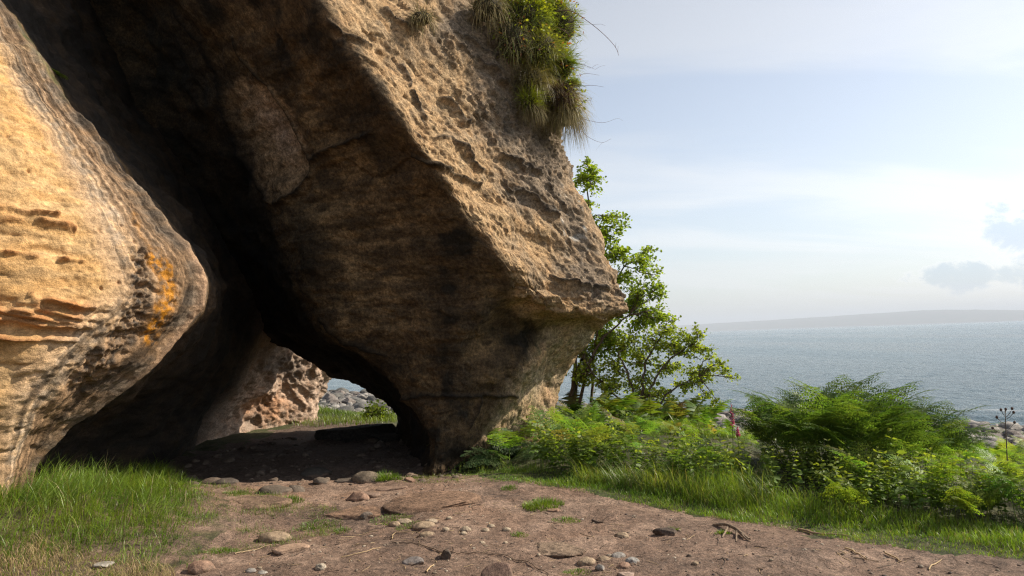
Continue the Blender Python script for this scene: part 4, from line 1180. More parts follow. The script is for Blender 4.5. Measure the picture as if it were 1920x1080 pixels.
# ------------------------------------------------------------------ bracken
FR = [make_frond(900 + i, L=RNG.uniform(0.55, 0.8), stipe=RNG.uniform(0.32, 0.5), npair=11, arch=(RNG.uniform(0.05, 0.25), RNG.uniform(0.45, 0.8), RNG.uniform(1.3, 1.95)),
                 col=[(0.15, 0.25, 0.045), (0.185, 0.285, 0.05), (0.125, 0.22, 0.045), (0.22, 0.31, 0.07)][i % 4], droop=RNG.uniform(0.1, 0.4)) for i in range(8)]
FRL = [make_frond(950 + i, L=RNG.uniform(0.55, 0.8), stipe=RNG.uniform(0.32, 0.5), npair=12, arch=(0.15, 0.6, 1.6), lod=1, col=[(0.085, 0.145, 0.024), (0.12, 0.175, 0.03), (0.070, 0.125, 0.024)][i % 3]) for i in range(5)]
def bracken_mass(name, V, scale, seed, label, src, lean=None, tint=(1, 1, 1)):
    rng = np.random.default_rng(seed)
    acc = Acc()
    for p, s in zip(V, scale):
        f = src[rng.integers(len(src))]
        yaw = rng.uniform(0, 6.283) if lean is None or rng.random() < 0.35 else lean + rng.normal(0, 0.9)
        tn = np.array(tint) if rng.random() > 0.08 else np.array([1.15, 0.70, 1.2])
        acc.add(rot_place(f[0], yaw, abs(rng.normal(0, 0.18)), rng.uniform(0, 6.28), s, p - np.array([0, 0, 0.03])), f[1], f[2], f[3] * rng.uniform(0.75, 1.25) * tn * np.array([rng.uniform(0.85, 1.2), 1, 1]))
    o = obj(name, acc.mesh(name), FERN)
    o["kind"] = "stuff"; o["label"] = label; o["category"] = "bracken"
def region(n, box, seed, cond):
    rng = np.random.default_rng(seed)
    out = np.zeros((0, 3))
    while len(out) < n:
        q = rng.uniform((box[0], box[2]), (box[1], box[3]), (n * 3, 2))
        V = np.column_stack([q, ground_z(q[:, 0], q[:, 1])])
        px, py = project(V)
        out = np.concatenate([out, V[cond(V, px, py)]])
    return out[:n]
def bank_cond(V, px, py):
    front = np.interp(px, [820, 900, 1000, 1120, 1300, 1420, 1460], [862, 865, 868, 880, 905, 925, 900])
    back = np.interp(px, [900, 1000, 1060, 1460], [835, 800, 775, 775])
    return (py < front) & (py > back) & (px > 885) & (px < 1450) & (V[:, 1] > 7.0)
def height_to(V, px, table):
    """scale that makes a frond's crown reach the given line of the photograph"""
    top = np.interp(px, [t[0] for t in table], [t[1] for t in table])
    d = V[:, 1]
    hz = 632.7 - 0.0346 * (px - 960)
    return 1.6 - (top - hz) / FPX * d - V[:, 2]
V = region(380, (-0.9, 6.0, 7.2, 14.5), 41, bank_cond)
px, py = project(V)
need = height_to(V, px, [(880, 800), (930, 770), (1000, 752), (1060, 742), (1150, 748), (1300, 768), (1340, 795), (1400, 815), (1450, 835)])
rng = np.random.default_rng(42)
sc = np.clip(need / 0.88, 0.35, 1.25) * rng.uniform(0.72, 1.0, len(V))
bracken_mass("bracken_bank", V, sc, 43, "dense light green bracken between the buttress and the sea", FR, lean=math.pi * 1.3)
def right_cond(V, px, py):
    front = np.interp(px, [1440, 1540, 1640, 1740, 1940, 2200, 2500], [880, 905, 940, 960, 985, 1000, 1020])
    return (py < front) & (py > 800) & (px > 1600) & (px < 2480) & (V[:, 1] > 4.4)
V = region(600, (1.5, 10.5, 4.2, 13), 44, right_cond)
px, py = project(V)
need = height_to(V, px, [(1640, 780), (1700, 765), (1760, 790), (1800, 800), (1860, 812), (1920, 805), (2100, 790)])
sc = np.clip(need / 0.90, 0.30, 1.2) * np.random.default_rng(45).uniform(0.7, 1.0, len(V))
bracken_mass("bracken_slope", V, sc, 46, "bright green bracken along the path at the right edge", FR, lean=math.pi * 1.25, tint=(1.05, 1.05, 1))
def back_cond(V, px, py):
    s = 0.7 * V[:, 0] + 0.71 * V[:, 1]
    return (s > 10.8) & (s < 17) & (px > 1050)
V = region(320, (0.8, 17, 8, 22), 47, back_cond)
bracken_mass("bracken_seaward", V, np.random.default_rng(48).uniform(0.35, 0.6, len(V)), 49, "lower bracken falling away toward the rocky shore", FRL)

V = region(90, (1.0, 4.5, 11.6, 15.5), 50, lambda V, px, py: (px > 1040) & (px < 1330))
bracken_mass("bracken_under_trees", V, np.random.default_rng(51).uniform(0.7, 1.0, len(V)), 52, "bracken growing round the feet of the trees", FRL)
def frond_mesh(f, name="frond"):
    return mesh_from(name, f[0], [f[1], f[2]], True, np.clip(f[3], 0.004, 0.9))
def bracken_plant(px, py, n, rad, hscale, label, seed, src, name="bracken_clump", tiltout=0.35, cat="bracken", group=None):
    """one clump that can be told apart: its fronds are parts"""
    rng = np.random.default_rng(seed)
    c = ground_at(px, py)
    root = empty(name, c, label=label, category=cat)
    if group: root["group"] = group
    for i in range(n):
        r = rad * math.sqrt(rng.random()); a = rng.uniform(0, 6.283)
        x, y = r * math.cos(a), r * math.sin(a) * 0.75
        o = obj("frond", src[i % len(src)][0], None, root)
        obj("stalk", src[i % len(src)][1], None, o)
        z = float(ground_z(np.array([c[0] + x]), np.array([c[1] + y]))[0]) - c[2] - 0.03
        o.location = (x, y, z)
        R = Matrix.Rotation(tiltout * r / rad + abs(rng.normal(0, 0.08)), 3, Vector((-math.sin(a), math.cos(a), 0))) @ Matrix.Rotation(a + rng.normal(0, 0.9), 3, 'Z')
        o.rotation_euler = R.to_euler()
        s = hscale * rng.uniform(0.75, 1.08) * (1.0 - 0.22 * (r / rad) ** 2)
        o.scale = (s, s, s)
    return root
def fmat_meshes(cols, base, **kw):
    ms = []
    for i, c in enumerate(cols):
        sk = Acc()
        me = frond_mesh(make_frond(base + i, col=c, stalk=sk, **kw)); me.materials.append(FERN)
        sm = sk.mesh("stalk"); sm.materials.append(FERN)
        ms.append((me, sm))
    return ms
M_BIG = fmat_meshes([(0.085, 0.145, 0.033), (0.10, 0.165, 0.034), (0.125, 0.195, 0.04), (0.08, 0.14, 0.032), (0.11, 0.175, 0.038)], 1000, L=0.70, stipe=0.58, npair=11, arch=(0.06, 0.35, 1.35))
M_FERN = fmat_meshes([(0.085, 0.145, 0.060), (0.10, 0.16, 0.065), (0.075, 0.13, 0.055)], 1010, L=0.72, stipe=0.12, npair=18, arch=(0.35, 0.6, 1.75), droop=0.15)
M_YOUNG = fmat_meshes([(0.17, 0.23, 0.035), (0.15, 0.21, 0.035)], 1020, L=0.34, stipe=0.22, npair=11, arch=(0.0, 0.15, 1.2))
bracken_plant(1565, 885, 140, 0.56, 1.06, "tall dark bracken clump standing alone against the sea", 61, M_BIG, tiltout=0.24)
bracken_plant(1700, 892, 40, 0.42, 0.86, "bracken clump leaning off the right side of the tall dark clump", 62, M_BIG)
bracken_plant(905, 868, 16, 0.18, 1.0, "blue-green fern in shade at the foot of the buttress", 63, M_FERN, "fern", 0.7, "fern")
bracken_plant(955, 862, 14, 0.18, 1.05, "pale fern just right of the shaded blue-green fern", 64, M_FERN, "fern", 0.6, "fern")
bracken_plant(1850, 985, 7, 0.14, 1.0, "yellow-green young bracken uncurling at the lower right", 65, M_YOUNG, "young_bracken", 0.2)
bracken_plant(1600, 965, 6, 0.14, 0.9, "yellowish young bracken in front of the tall dark clump", 66, M_YOUNG, "young_bracken", 0.25)

# ------------------------------------------------------------------ broad-leaved weeds in front of the bracken
NT = [make_nettle(1100 + i, H=RNG.uniform(0.45, 0.7), LL=RNG.uniform(0.09, 0.13)) for i in range(6)]
def weeds(name, poly, n, label, seed, scale=(0.6, 1.0)):
    rng = np.random.default_rng(seed)
    V = sample_px(poly, n, rng)
    acc = Acc()
    for p in V:
        f = NT[rng.integers(len(NT))]
        acc.add(rot_place(f[0], rng.uniform(0, 6.28), abs(rng.normal(0, 0.12)), rng.uniform(0, 6.28), rng.uniform(*scale), p), f[1], f[2], f[3] * rng.uniform(1.05, 1.6))
    o = obj(name, acc.mesh(name), LEAF); o["kind"] = "stuff"; o["label"] = label; o["category"] = "weeds"
weeds("nettles", [(1000, 872), (1120, 862), (1260, 875), (1400, 905), (1440, 935), (1330, 925), (1180, 903), (1040, 893)], 120, "leafy nettles at the front edge of the bracken bank", 71)
weeds("nettles", [(1530, 930), (1640, 925), (1760, 945), (1950, 970), (2000, 1000), (1800, 985), (1640, 970), (1540, 960)], 130, "yellow-green leafy nettles beneath the tall dark bracken", 72, (0.5, 0.85))
weeds("undergrowth", [(1425, 860), (1480, 845), (1600, 850), (1700, 870), (1720, 930), (1600, 950), (1500, 940), (1440, 920)], 170, "dark leafy undergrowth in the hollow under the tall bracken", 74, (0.4, 0.8))
weeds("ground_herbs", [(835, 880), (900, 868), (960, 872), (965, 888), (900, 890), (850, 893)], 90, "small leafy herbs at the foot of the buttress", 73, (0.12, 0.26))
for i, (x, y, s, lab) in enumerate([(1015, 885, 1.25, "tall single nettle stem rising left of the nettle bed"), (1165, 895, 1.2, "tall nettle with yellow top in the middle of the bed"),
                                    (1455, 950, 0.95, "nettle with drooping leaves beside the dark hollow"), (1700, 965, 1.15, "upright leafy weed in front of the right bracken")]):
    f = NT[i]
    c = ground_at(x, y)
    acc = Acc(); acc.add(f[0] * s, f[1], f[2], f[3] * 1.15)
    o = obj("nettle", acc.mesh("nettle"), LEAF, label=lab, category="nettle", group="single nettles along the path")
    o.location = c; o.rotation_euler = (0, 0, i * 1.3)
# ------------------------------------------------------------------ trees behind the buttress
def nearest(nodes, p):
    return nodes[np.argmin(((nodes - p) ** 2).sum(1) + 0.6 * np.maximum(0, nodes[:, 2] - p[2]) ** 2)]
def make_tree(name, label, stems, clusters, ntip, nleaf, seed, leafL=(0.05, 0.075), ca=(0.15, 0.235, 0.035), cb=(0.30, 0.37, 0.06), cat="tree", bark=(0.10, 0.075, 0.055)):
    rng = np.random.default_rng(seed)
    base = np.array(stems[0][0][:3])
    root = empty(name, base, label=label, category=cat)
    nodes = []
    for st in stems:
        pts = spline(np.array([s[:3] for s in st])[:, None, :], [6] * (len(st) - 1))[:, 0, :]
        pts[1:-1] += rng.normal(0, 0.015, pts[1:-1].shape)
        rad = np.interp(np.linspace(0, 1, len(pts)), np.linspace(0, 1, len(st)), [s[3] for s in st])
        acc = Acc(); tube(acc, pts - base, rad, 7, np.array(bark) * rng.uniform(0.8, 1.3))
        obj("trunk", acc.mesh("trunk"), BARK, root)
        nodes.append(pts[3:])
    nodes = np.concatenate(nodes)
    br, lf = Acc(), Acc()
    extra = [(q[0] + rng.uniform(-30, 26), q[1] + rng.uniform(-22, 26), q[2] + rng.uniform(-0.4, 0.5), q[3] * 0.75, q[4] * 0.8) for q in clusters]
    for (px, py, d, rx, ry) in clusters + extra:
        c = P(px, py, d)
        rx, ry = rx * d / FPX, ry * d / FPX
        a0 = nearest(nodes, c)
        cv = curve(a0, c, 8, 0.08 * np.linalg.norm(c - a0), 0.02, rng)
        lb = Acc(); tube(lb, cv - base, np.linspace(0.012, 0.005, 8), 5, np.array(bark) * 1.1); obj("limb", lb.mesh("limb"), BARK, root)
        rx, ry = rx * 1.12, ry * 1.2
        k = max(5, int(ntip * (rx * ry / 0.12) ** 0.8))
        for _ in range(k):
            v = rng.normal(0, 1, 3); v /= np.linalg.norm(v); v *= rng.random() ** 0.45
            tip = c + v * np.array([rx, 0.8 * max(rx, ry) + 0.1, ry])
            s0 = cv[rng.integers(3, 8)]
            tw = curve(s0, tip, 6, 0.04, 0.012, rng)
            tube(br, tw - base, np.linspace(0.005, 0.002, 6), 3, np.array(bark) * 1.2)
            m = rng.integers(nleaf[0], nleaf[1])
            t = rng.uniform(0.35, 1.0, m)
            pos = np.stack([np.interp(t, np.linspace(0, 1, 6), tw[:, q]) for q in range(3)], 1) + rng.normal(0, 0.028, (m, 3))
            dr = (tip - s0)[None] * 0.6 + rng.normal(0, 0.22, (m, 3)) + np.array([0, 0, -0.05])
            L = rng.uniform(*leafL, m)
            C = lerp(np.array(ca), np.array(cb), np.clip(rng.normal(0.42, 0.28, m), 0, 1)[:, None])
            scatter_leaves(lf, pos - base, dr, L, L * rng.uniform(0.75, 0.95, m), C, rng)
    cr = obj("crown", lf.mesh("crown"), LEAF, root)
    obj("twigs", br.mesh("twigs"), BARK, cr, kind="stuff")
    return root
def stem(*pts):
    return [(*P(px, py, d), r) for (px, py, d, r) in pts]
make_tree("alder_tree", "leafy green tree growing up behind the jutting ledge", [
    stem((1068, 760, 13.9, 0.045), (1078, 690, 13.9, 0.040), (1090, 600, 13.9, 0.035), (1105, 470, 13.9, 0.025), (1100, 350, 13.8, 0.012)),
    stem((1075, 765, 14.1, 0.04), (1085, 690, 14.1, 0.034), (1125, 590, 14.1, 0.026), (1170, 500, 14.1, 0.014)),
    stem((1085, 760, 13.8, 0.035), (1100, 700, 13.8, 0.030), (1120, 650, 13.8, 0.025), (1180, 590, 13.8, 0.013)),
    stem((1108, 755, 14.2, 0.03), (1112, 690, 14.2, 0.026), (1118, 630, 14.2, 0.02), (1130, 540, 14.2, 0.012))],
    [(1108, 345, 13.8, 30, 26), (1120, 325, 13.8, 22, 14), (1095, 385, 13.9, 28, 20), (1135, 415, 13.8, 30, 14), (1172, 425, 13.7, 14, 6), (1130, 450, 13.9, 34, 26), (1165, 478, 13.7, 36, 24), (1205, 492, 13.7, 38, 18), (1225, 515, 13.7, 20, 12),
     (1160, 525, 14.0, 46, 28), (1205, 545, 13.8, 40, 22), (1242, 553, 13.7, 20, 10), (1180, 580, 14.1, 46, 26), (1140, 600, 14.3, 40, 34), (1120, 660, 14.4, 40, 30), (1230, 590, 13.9, 34, 18), (1100, 560, 14.3, 40, 40), (1090, 470, 14.3, 36, 40), (1150, 640, 14.4, 44, 28), (1105, 620, 14.6, 40, 30), (1200, 615, 14.2, 40, 22), (1085, 420, 14.0, 30, 30)],
    30, (8, 14), 81, (0.04, 0.072))
make_tree("willow_shrub", "spreading twiggy shrub with pale yellow-green leaves above the bracken", [
    stem((1200, 775, 13.3, 0.03), (1205, 720, 13.3, 0.025), (1215, 670, 13.3, 0.018), (1250, 620, 13.3, 0.01)),
    stem((1212, 775, 13.2, 0.028), (1225, 720, 13.2, 0.022), (1260, 670, 13.2, 0.015), (1300, 645, 13.2, 0.008)),
    stem((1195, 775, 13.4, 0.026), (1180, 710, 13.4, 0.02), (1160, 660, 13.4, 0.012)),
    stem((1220, 780, 13.1, 0.024), (1255, 735, 13.1, 0.018), (1310, 705, 13.1, 0.008)),
    stem((1190, 780, 13.5, 0.02), (1150, 735, 13.5, 0.016), (1110, 700, 13.5, 0.008))],
    [(1255, 625, 13.2, 34, 18), (1295, 637, 13.2, 30, 16), (1235, 650, 13.4, 40, 20), (1280, 665, 13.3, 38, 18), (1325, 660, 13.1, 18, 12), (1335, 692, 13.1, 30, 12), (1362, 698, 13.1, 14, 8), (1300, 700, 13.3, 34, 16), (1250, 695, 13.5, 38, 18),
     (1200, 680, 13.6, 36, 22), (1180, 640, 13.6, 34, 22), (1290, 728, 13.2, 34, 12), (1240, 735, 13.4, 30, 10), (1325, 745, 13.1, 20, 8), (1150, 690, 13.7, 30, 20), (1110, 700, 13.8, 34, 24), (1205, 715, 13.4, 40, 18), (1265, 650, 13.4, 30, 16), (1160, 725, 13.6, 40, 16), (1088, 705, 13.9, 32, 24), (1130, 715, 13.6, 36, 20), (1090, 655, 14.2, 30, 26), (1230, 745, 13.2, 40, 14), (1320, 720, 13.2, 24, 12)],
    28, (8, 13), 82, (0.036, 0.065), (0.16, 0.23, 0.035), (0.34, 0.39, 0.06), "shrub")

# ------------------------------------------------------------------ plants hanging from the cliff
def hang(acc, pos, d0, L, w, C, grav, rng, seg=5):
    n = len(pos)
    d = d0 / np.linalg.norm(d0, axis=1, keepdims=True)
    sx = np.cross(d, rng.normal(0, 1, (n, 3))); sx /= np.linalg.norm(sx, axis=1, keepdims=True)
    p = pos.copy(); rows = []
    for k in range(seg + 1):
        t = k / seg
        wk = (w * (1 - t) ** 0.6)[:, None]
        if k < seg: rows += [p - sx * wk / 2, p + sx * wk / 2]
        else: rows += [p]
        d = d + np.array([0, 0, -1.0]) * grav[:, None] / seg + rng.normal(0, 0.11, (n, 3))
        d /= np.linalg.norm(d, axis=1, keepdims=True)
        p = p + d * (L / seg)[:, None]
    m = len(rows)
    V = np.stack(rows, 1).reshape(-1, 3)
    b = np.arange(n)[:, None] * m
    F4 = np.concatenate([b + np.array([2 * k, 2 * k + 1, 2 * k + 3, 2 * k + 2]) for k in range(seg - 1)])
    F3 = b + np.array([2 * seg - 2, 2 * seg - 1, 2 * seg])
    sh = np.concatenate([[0.7 + 0.5 * k / seg] * 2 for k in range(seg)] + [[1.2]])
    acc.add(V, F4, F3, (C[:, None] * sh[None, :, None]).reshape(-1, 3))
def ellipsoid(c, r, seed, sub=20, amp=0.25):
    u = np.linspace(0, 2 * np.pi, sub, endpoint=False); v = np.linspace(0.02, np.pi - 0.02, sub // 2 + 2)
    U, Vv = np.meshgrid(u, v, indexing='ij')
    D = np.stack([np.cos(U) * np.sin(Vv), np.sin(U) * np.sin(Vv), np.cos(Vv)], -1).reshape(-1, 3)
    return np.array(c) + D * np.array(r) * (1 + amp * fbm(D * 2.2 + seed, 3, seed))[:, None], grid_faces(sub, sub // 2 + 2, True)
def cliff_clump(px, py, d, r, n, L, ca, cb, grav, label, seed, name="hanging_grass", cat="grass clump", w=(0.004, 0.008), up=0.5, mat=None, soil=(0.05, 0.04, 0.022), out=(0.35, -0.75, 0.25), leafy=0):
    rng = np.random.default_rng(seed)
    c = P(px, py, d)
    root = empty(name, c, label=label, category=cat, group="plants hanging from the top of the buttress")
    V, F = ellipsoid((0, 0, 0), np.array(r) * 0.92, seed)
    obj("turf", mesh_from("turf", V, F, True, np.tile(np.array(soil), (len(V), 1))), SOIL, root)
    D = rng.normal(0, 1, (n * 2, 3)); D /= np.linalg.norm(D, axis=1, keepdims=True)
    D = D[D @ np.array(out) > -0.25][:n]
    m = len(D)
    acc = Acc()
    C = lerp(np.array(ca), np.array(cb), np.clip(rng.normal(0.5, 0.3, m), 0, 1)[:, None]) * rng.uniform(0.75, 1.25, (m, 1))
    hang(acc, D * np.array(r) * 0.85, D + np.array(out) * 0.4 + np.array([0, 0, up]) + rng.normal(0, 0.5, (m, 3)), rng.uniform(L[0], L[1], m), rng.uniform(*w, m), C, rng.uniform(grav[0], grav[1], m), rng)
    obj("blades", acc.mesh("blades"), mat or GRASS, root)
    if leafy:
        acc = Acc(); k = leafy
        Dk = D[rng.integers(0, m, k)]
        L2 = rng.uniform(0.03, 0.07, k)
        Cl = lerp(np.array((0.11, 0.17, 0.03)), np.array((0.30, 0.30, 0.05)), rng.random((k, 1)))
        red = rng.random(k) < 0.18; Cl[red] = np.array((0.22, 0.09, 0.05))
        scatter_leaves(acc, Dk * np.array(r) * rng.uniform(0.9, 1.5, (k, 1)), Dk + rng.normal(0, 0.7, (k, 3)), L2, L2 * 0.5, Cl, rng)
        obj("leaves", acc.mesh("leaves"), LEAF, root)
    return root
DG, YG, OL = (0.085, 0.13, 0.025), (0.22, 0.25, 0.035), (0.17, 0.16, 0.055)
ST1, ST2 = (0.36, 0.28, 0.15), (0.24, 0.19, 0.09)
cliff_clump(915, 15, 9.75, (0.22, 0.2, 0.2), 420, (0.1, 0.5), ST1, OL, (1.6, 3.4), "long straw-coloured grass hanging at the top of the buttress", 101, mat=DRY, up=0.1)
cliff_clump(962, 75, 9.95, (0.24, 0.22, 0.26), 520, (0.1, 0.45), ST1, DG, (1.2, 3.4), "drooping olive and straw grass below the leafy bush", 102, leafy=170, mat=DRY, up=0.1)
cliff_clump(985, 35, 10.15, (0.3, 0.3, 0.28), 1100, (0.15, 0.4), DG, YG, (0.8, 2.2), "green grass hummock under the leafy bush on the cliff", 103, leafy=170)
cliff_clump(1045, 45, 10.75, (0.3, 0.3, 0.34), 1100, (0.12, 0.32), (0.13, 0.17, 0.03), YG, (0.4, 1.8), "leafy green hummock filling the skyline below the sprig", 113, leafy=170)
cliff_clump(1010, 95, 10.2, (0.27, 0.3, 0.25), 1000, (0.15, 0.42), OL, YG, (1.0, 2.6), "yellow-green grass cushion in the middle of the cliff plants", 104, leafy=170)
cliff_clump(1042, 125, 10.55, (0.28, 0.3, 0.26), 900, (0.15, 0.38), DG, YG, (0.6, 2.0), "bright green cushion outlined against the sky", 105, leafy=170)
cliff_clump(1000, 152, 10.1, (0.18, 0.2, 0.16), 700, (0.25, 0.5), OL, ST2, (1.8, 3.2), "olive grass clump overhanging bare rock", 106)
cliff_clump(1052, 185, 10.5, (0.26, 0.28, 0.22), 900, (0.2, 0.5), OL, ST1, (1.4, 3.0), "straw and green grass at the right edge of cliff plants", 107, leafy=170)
cliff_clump(1058, 218, 10.55, (0.22, 0.24, 0.16), 900, (0.3, 0.6), ST1, OL, (2.4, 3.4), "lowest hanging tassel of pale grass against the sky", 108, mat=DRY, up=0.0)
cliff_clump(992, 190, 9.98, (0.12, 0.13, 0.10), 420, (0.14, 0.3), (0.16, 0.22, 0.02), (0.30, 0.33, 0.03), (0.4, 1.6), "vivid yellow-green tuft growing on the bare rock face", 109, up=0.8)
cliff_clump(995, 205, 9.98, (0.13, 0.12, 0.07), 380, (0.18, 0.34), ST2, (0.13, 0.11, 0.05), (2.0, 3.2), "brown beard of dead grass below the vivid tuft", 110, mat=DRY, up=0.0)
cliff_clump(1045, 182, 10.2, (0.16, 0.14, 0.14), 700, (0.08, 0.2), (0.06, 0.035, 0.025), (0.10, 0.055, 0.04), (0.3, 1.6), "dark brown heather bush among the cliff grasses", 111, "heather_bush", "heather", mat=DRY, up=0.4)
cliff_clump(790, 35, 9.0, (0.14, 0.12, 0.09), 260, (0.15, 0.32), ST1, OL, (1.8, 3.0), "small dry grass tuft on the upper left of outer face", 112, mat=DRY, up=0.1)
def cliff_fern(px, py, d, n, s, label, seed, meshes, tdir=(0.5, -0.7, 0.4)):
    rng = np.random.default_rng(seed)
    c = P(px, py, d)
    root = empty("cliff_fern", c, label=label, category="fern")
    for i in range(n):
        o = obj("frond", meshes[i % len(meshes)][0], None, root)
        obj("stalk", meshes[i % len(meshes)][1], None, o)
        yaw = math.atan2(tdir[1], tdir[0]) + rng.normal(0, 0.8)
        o.rotation_euler = (rng.normal(0, 0.15), rng.uniform(0.1, 0.7), yaw)
        k = s * rng.uniform(0.7, 1.1); o.scale = (k, k, k)
M_CLIFF = fmat_meshes([(0.15, 0.21, 0.03), (0.11, 0.17, 0.03)], 1030, L=0.5, stipe=0.05, npair=13, arch=(0.3, 0.7, 1.8))
cliff_fern(1050, 120, 10.35, 9, 0.62, "small green fern at the skyline edge of the cliff plants", 121, M_CLIFF)
cliff_fern(1072, 165, 10.45, 8, 0.55, "small fern just above the lowest hanging grass", 122, M_CLIFF)
cliff_fern(100, 140, 7.75, 5, 0.32, "tiny green fern in the dark cleft above the ochre wall", 123, M_CLIFF, (0.9, -0.3, 0.3))
def leafy_bush(px, py, d, r, n, label, seed):
    rng = np.random.default_rng(seed)
    c = P(px, py, d)
    root = empty("leafy_bush", c, label=label, category="bush")
    br, lf = Acc(), Acc()
    for i in range(n):
        v = rng.normal(0, 1, 3); v /= np.linalg.norm(v)
        tip = v * np.array(r) * rng.random() ** 0.4
        tw = curve((rng.normal(0, 0.05), 0.1, -r[2] * 0.7), tip, 5, 0.03, 0.012, rng)
        tube(br, tw, np.linspace(0.005, 0.002, 5), 3, (0.11, 0.075, 0.05))
        m = 8
        pos = tw[rng.integers(2, 5, m)] + rng.normal(0, 0.03, (m, 3))
        L = rng.uniform(0.035, 0.06, m)
        scatter_leaves(lf, pos, rng.normal(0, 1, (m, 3)) + v, L, L * 0.75, lerp(np.array((0.12, 0.17, 0.02)), np.array((0.30, 0.31, 0.03)), rng.random((m, 1))), rng)
    obj("stems", br.mesh("stems"), BARK, root); obj("crown", lf.mesh("crown"), LEAF, root)
leafy_bush(990, 10, 10.1, (0.42, 0.32, 0.34), 150, "yellow-leaved bush at the very top of the buttress", 131)
leafy_bush(1035, 2, 10.5, (0.2, 0.2, 0.14), 26, "sprig of small leaves poking out against the sky", 132)
def cane(pts, rad, label, seed, twigs=0, name="bramble_cane"):
    rng = np.random.default_rng(seed)
    A = np.array([P(*p) for p in pts]); c = A[0].copy()
    root = empty(name, c, label=label, category="twig", group="bare stems against the sky")
    cv = spline((A - c)[:, None, :], [7] * (len(A) - 1))[:, 0, :]
    acc = Acc(); tube(acc, cv, np.linspace(rad, rad * 0.4, len(cv)), 4, (0.13, 0.075, 0.06))
    obj("stem", acc.mesh("stem"), TWIG, root)
    if twigs:
        acc = Acc()
        for i in range(twigs):
            p = cv[rng.integers(3, len(cv))]
            q = p + rng.normal(0, 1, 3) * np.array([0.09, 0.05, 0.08]) + np.array([0.03, 0, 0.02])
            tube(acc, curve(p, q, 4, 0.01, 0.006, rng), np.linspace(rad * 0.45, rad * 0.25, 4), 3, (0.14, 0.09, 0.07))
        obj("side_twigs", acc.mesh("side_twigs"), TWIG, root)
cane([(1040, 22, 10.3), (1068, 20, 10.2), (1105, 42, 10.1), (1140, 72, 10.05), (1156, 92, 10.0), (1160, 104, 10.0)], 0.006, "long bare arching stem against the sky", 141, 5)
cane([(1040, 50, 10.4), (1060, 58, 10.3), (1076, 78, 10.3)], 0.005, "short curved stem below the long arching stem", 142, 5)
cane([(1075, 118, 10.4), (1095, 122, 10.4), (1116, 130, 10.4)], 0.004, "thin twiggy stem beside the skyline fern", 143, 7)
cane([(1080, 142, 10.4), (1100, 138, 10.4), (1124, 141, 10.4)], 0.0035, "straight thin stem, upper of two parallel stems", 144, 0)
cane([(1085, 162, 10.4), (1110, 160, 10.4), (1132, 163, 10.4)], 0.0035, "straight thin stem, lower of two parallel stems", 145, 0)
cane([(1085, 205, 10.4), (1095, 190, 10.4), (1108, 188, 10.4)], 0.0035, "twiggy stem right of the lowest hanging grass", 146, 10)
cane([(1088, 222, 10.4), (1130, 230, 10.4), (1157, 222, 10.4)], 0.003, "upper of two long drooping whiskers of stem", 147, 2)
cane([(1080, 235, 10.4), (1105, 258, 10.4), (1130, 267, 10.4), (1146, 260, 10.4)], 0.003, "lower of two long drooping whiskers of stem", 148, 2)

# ------------------------------------------------------------------ stones
def ico(sub):
    t = (1 + 5 ** 0.5) / 2
    V = [(-1, t, 0), (1, t, 0), (-1, -t, 0), (1, -t, 0), (0, -1, t), (0, 1, t), (0, -1, -t), (0, 1, -t), (t, 0, -1), (t, 0, 1), (-t, 0, -1), (-t, 0, 1)]
    V = [np.array(v) / np.linalg.norm(v) for v in V]
    F = [(0, 11, 5), (0, 5, 1), (0, 1, 7), (0, 7, 10), (0, 10, 11), (1, 5, 9), (5, 11, 4), (11, 10, 2), (10, 7, 6), (7, 1, 8), (3, 9, 4), (3, 4, 2), (3, 2, 6), (3, 6, 8), (3, 8, 9), (4, 9, 5), (2, 4, 11), (6, 2, 10), (8, 6, 7), (9, 8, 1)]
    for _ in range(sub):
        mid, F2 = {}, []
        def mp(a, b):
            k = (min(a, b), max(a, b))
            if k not in mid:
                v = V[a] + V[b]; V.append(v / np.linalg.norm(v)); mid[k] = len(V) - 1
            return mid[k]
        for a, b, c in F:
            x, y, z = mp(a, b), mp(b, c), mp(c, a)
            F2 += [(a, x, z), (b, y, x), (c, z, y), (x, y, z)]
        F = F2
    return np.array(V), np.array(F)
ICO = {k: ico(k) for k in (1, 2, 3, 4)}
def stone_arrays(size, seed, kind="round", sub=3):
    V, F = ICO[sub]
    r = np.random.default_rng(seed)
    V = V.copy()
    if kind != "round":
        for _ in range(9 if kind == "angular" else 6):
            n = r.normal(0, 1, 3); n[2] *= 0.8; n /= np.linalg.norm(n)
            c = r.uniform(0.55, 0.85)
            V -= np.maximum(0, V @ n - c)[:, None] * n
    if kind == "slab":
        V[:, 2] = np.clip(V[:, 2], -0.5, 0.42 + 0.05 * V[:, 0]) 
    o = seed * 1.7
    V = V * (1 + (0.16 if kind == "round" else 0.08) * fbm(V * 1.3 + o, 2, seed))[:, None]
    V = V + 0.03 * np.stack([fbm(V * 4 + o, 3, seed + 1), fbm(V * 4 + o, 3, seed + 2), fbm(V * 4 + o, 3, seed + 3)], 1)
    return V * np.array(size) / 2, F
